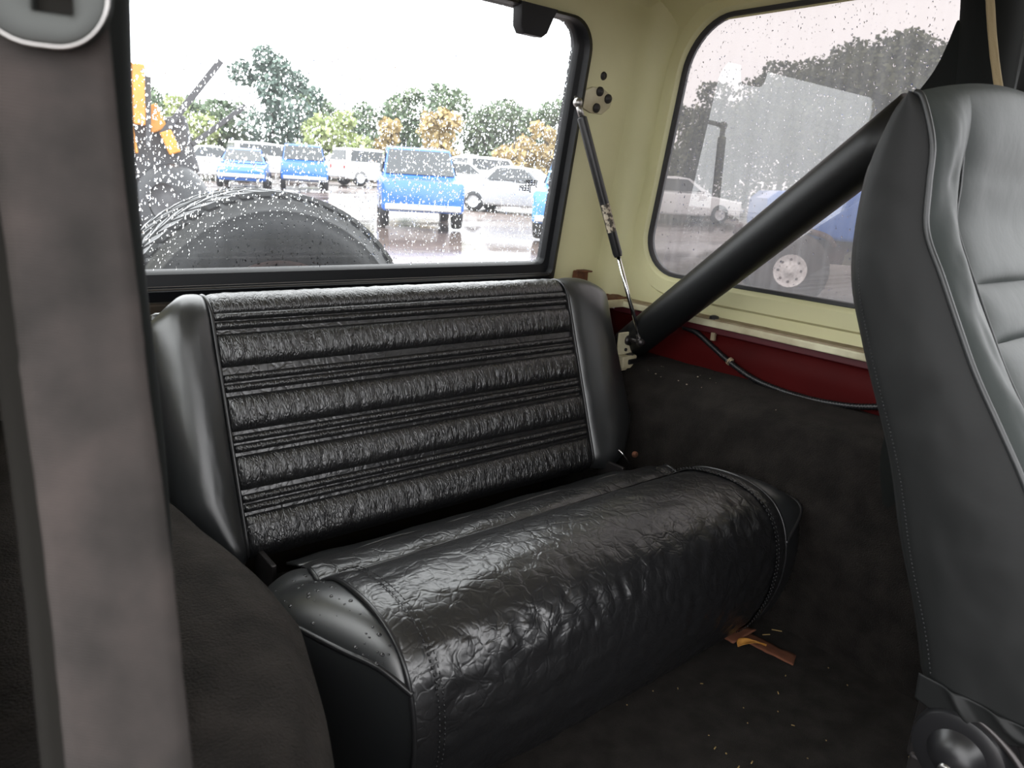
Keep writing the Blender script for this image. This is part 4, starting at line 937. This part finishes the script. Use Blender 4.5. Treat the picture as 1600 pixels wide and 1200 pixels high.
for u_, v_, dd in ((268, 268, 0.0), (215, 272, 1.3)):
    c0 = pt(u_, v_, DM + dd); c0[2] = gz(c0[0], c0[1]) + 0.58
    t_ = mk('wheel', *lathe([(.30, -.2), (.52, -.22), (.58, -.15), (.60, 0), (.58, .15), (.52, .22), (.30, .2)], c0, wax, 28), 'tire', mc)
    mk('hub', *lathe([(.31, -.16), (.22, -.10), (.10, -.14), (.001, -.14)], c0, wax, 20), 'machine', t_)
mk('axle', *bar(pt(205, 290, DM + .7), pt(292, 290, DM + .7), 0.35, 0.6), 'machine', mc, smooth=False, bevel=0.04)

# ---- lifted blue truck in the side window, seen from its side
DT = 9.7
wc = pt(1232, 422, DT); g0 = np.array([wc[0], wc[1], gz(wc[0], wc[1])])
fn_ = np.array([wc[0], wc[1], 0]); fn_ /= np.linalg.norm(fn_); rt2 = np.array([fn_[1], -fn_[0], 0]); rt2 = rt2 * 0.98 + fn_ * 0.2; rt2 /= np.linalg.norm(rt2); fn_ = np.array([-rt2[1], rt2[0], 0])
tk = thing('lifted_truck', 'lifted blue off-road truck with white steel wheels in the side window', 'truck', tuple(g0))
def TP(a, d, z): return tuple(g0 + rt2 * a + fn_ * d + np.array([0, 0, z]))
def tbox(a0, a1, d0, d1, z0, z1): return [TP(a, d, z) for a in (a0, a1) for d in (d0, d1) for z in (z0, z1)], box(0, 1, 0, 1, 0, 1)[1]
def tloft(secs): return loft([[TP(a, d, z) for d, z in round_rect(d0, d1, z0, z1, .06, 3)] for a, d0, d1, z0, z1 in secs])
zc = float(wc[2] - g0[2])
mk('hood', *tloft([(-.36, .05, 1.55, .95, 1.30), (-.25, .0, 1.6, .86, 1.40), (.9, -.02, 1.62, .84, 1.46)]), 'blue', tk, auto=40)
mk('cab', *tloft([(.9, -.03, 1.63, .78, 1.48), (2.6, -.03, 1.63, .78, 1.50)]), 'blue', tk, auto=40)
mk('cab_top', *tloft([(1.0, .05, 1.55, 1.46, 1.50), (1.35, .12, 1.48, 1.46, 2.0), (2.5, .12, 1.48, 1.46, 2.02)]), 'blue', tk, auto=30)
mk('window', [TP(a, .04, z) for a, z in ((1.25, 1.52), (2.4, 1.54), (2.35, 1.92), (1.42, 1.92))], [(0, 1, 2, 3)], 'cglass', tk, smooth=False, solid=0.06, soff=0)
mk('bed', *tloft([(2.6, -.03, 1.63, .80, 1.46), (4.2, -.03, 1.63, .82, 1.46)]), 'blue', tk, auto=40)
mk('chassis', *tbox(-.25, 4.0, .25, 1.35, .55, .84), 'chassis', tk, smooth=False, bevel=.04)
mk('bumper', *tbox(-.52, -.34, .05, 1.55, .72, .92), 'chassis', tk, smooth=False, bevel=.03)
for a in (0.0, 2.9):
    for d in (.02, 1.5):
        c0 = np.array(TP(a, d, zc)); R_ = zc + 0.005
        t_ = mk('wheel', *lathe([(.19, -.11), (R_ * .9, -.13), (R_, -.09), (R_, .09), (R_ * .9, .13), (.19, .11)], c0, fn_, 32), 'mud_tire', tk)
        mk('rim', *lathe([(.20, -.115), (.185, -.11), (.15, -.075), (.11, -.09), (.06, -.095), (.055, -.12), (.001, -.12)], c0, fn_, 24), 'wheel_white', t_)
        for k in range(8):
            th = 2 * math.pi * k / 8; cc = c0 + rt2 * .135 * math.cos(th) + np.array([0, 0, 1]) * .135 * math.sin(th) - fn_ * .085
            mk('rim_hole', *lathe([(.001, -.004), (.016, -.003), (.018, .01)], cc, fn_, 8), 'chassis', t_)
mk('fender_flare', *tube(smooth_path([TP(-.48, -.03, .78), TP(-.36, -.04, .90), TP(0, -.05, .96), TP(.36, -.04, .90), TP(.48, -.03, .78)], 6), .035, 8), 'chassis', tk)

# ---- trees beyond the lot
def tree(kind, u, D_, h_, w_, mat, label, group, low=0.12, n=3200, leaf=0.11):
    g_ = at(u, D_); r = thing(kind, label, 'tree', tuple(g_), group)
    mk('trunk', *tube([g_ + np.array([0, 0, -0.3]), g_ + np.array([0.1, 0.1, h_ * 0.35]), g_ + np.array([0, 0, h_ * 0.8])], 0.1, 8, radii=[0.02 * h_ + .05, 0.014 * h_ + .03, 0.02]), 'trunk', r)
    rs = np.random.default_rng(int(u * 7 + D_)); nl = 14
    lob = [(rs.normal(0, .30) * w_ * .6, rs.normal(0, .30) * w_ * .6, h_ * (low + (0.92 - low) * rs.random() ** 0.8)) for _ in range(nl)]
    V = np.zeros((n * 4, 3))
    for i in range(n):
        c = lob[rs.integers(nl)]; f = 1 - 0.55 * (c[2] / h_)
        d = rs.normal(size=3); d /= np.linalg.norm(d); rr = w_ * .33 * f * (0.45 + 0.55 * rs.random())
        p = np.array([c[0] + d[0] * rr, c[1] + d[1] * rr, c[2] + d[2] * rr * 0.9]); p[2] = min(max(p[2], 0.02 * h_), h_)
        a = rs.normal(size=3); a /= np.linalg.norm(a); b_ = np.cross(a, rs.normal(size=3)); b_ /= np.linalg.norm(b_); s = leaf * (0.6 + 0.9 * rs.random())
        V[4 * i:4 * i + 4] = g_ + p + np.array([-a * s - b_ * s, a * s - b_ * s * .6, a * s + b_ * s, -a * s * .6 + b_ * s])
    F = np.arange(n * 4).reshape(-1, 4)
    me = D.meshes.new('crown'); me.from_pydata((V - BASE[r.name]).tolist(), [], F.tolist()); me.materials.append(M[mat])
    o = D.objects.new('crown', me); COL.objects.link(o); o.parent = r
TG = 'tree line behind the rear glass'
ORD = ('first', 'second', 'third', 'fourth', 'fifth', 'sixth', 'seventh', 'eighth', 'ninth', 'tenth')
for k, (u, D_, h_, w_) in enumerate(((190, 58, 5.8, 6), (262, 60, 5.0, 6), (330, 62, 4.6, 6), (505, 60, 5.4, 6), (560, 58, 5.4, 6), (612, 62, 7.4, 5), (690, 60, 7.0, 6), (755, 60, 6.0, 6), (820, 58, 6.0, 6), (890, 56, 6.8, 6))):
    tree('dark_tree', u, D_, h_, w_, 'tree_green', ORD[k] + ' dark green tree from the left behind the rear glass', TG)
tree('tall_tree', 425, 58, 8.4, 5.5, 'tree_blue', 'tallest bluish green tree standing above the rest of the tree line', TG, n=4600)
tree('tall_tree', 466, 62, 7.4, 5, 'tree_blue', 'slightly shorter bluish tree just right of the tallest one', TG, n=3800)
for (u, D_, h_, w_), lb_ in zip(((300, 48, 3.9, 4), (512, 46, 3.9, 4), (552, 50, 3.7, 3.6)), ('pale yellow-green bush beside the orange machine', 'pale yellow-green bush behind the small blue SUV', 'smaller pale bush touching the first ochre bush')):
    tree('pale_bush', u, D_, h_, w_, 'tree_pale', lb_, 'pale bushes', low=0.1, n=1800)
for (u, D_, h_, w_), lb_ in zip(((610, 48, 3.9, 2.6), (682, 46, 4.3, 3.6), (800, 44, 3.9, 2.8), (850, 44, 3.7, 2.4)), ('small ochre bush left above the nearest blue SUV', 'largest ochre bush, right above the nearest blue SUV', 'ochre bush above the silver car', 'ochre bush against the black right edge of the glass')):
    tree('ochre_bush', u, D_, h_, w_, 'tree_ochre', lb_, 'ochre bushes', low=0.1, n=1800)
for k, (u, D_, h_, w_) in enumerate(((1050, 58, 6.5, 8), (1110, 56, 7.5, 8), (1165, 52, 7.5, 8), (1215, 50, 8.5, 8), (1265, 48, 8.5, 8), (1315, 46, 9.0, 8), (1365, 44, 9.0, 7), (1415, 42, 8.5, 7), (1465, 40, 8.0, 7))):
    tree('hazy_tree', u, D_, h_, w_, 'tree_olive', ORD[k] + ' hazy tree from the left in the side window', 'tree line beyond the side window', n=6500, leaf=0.085)
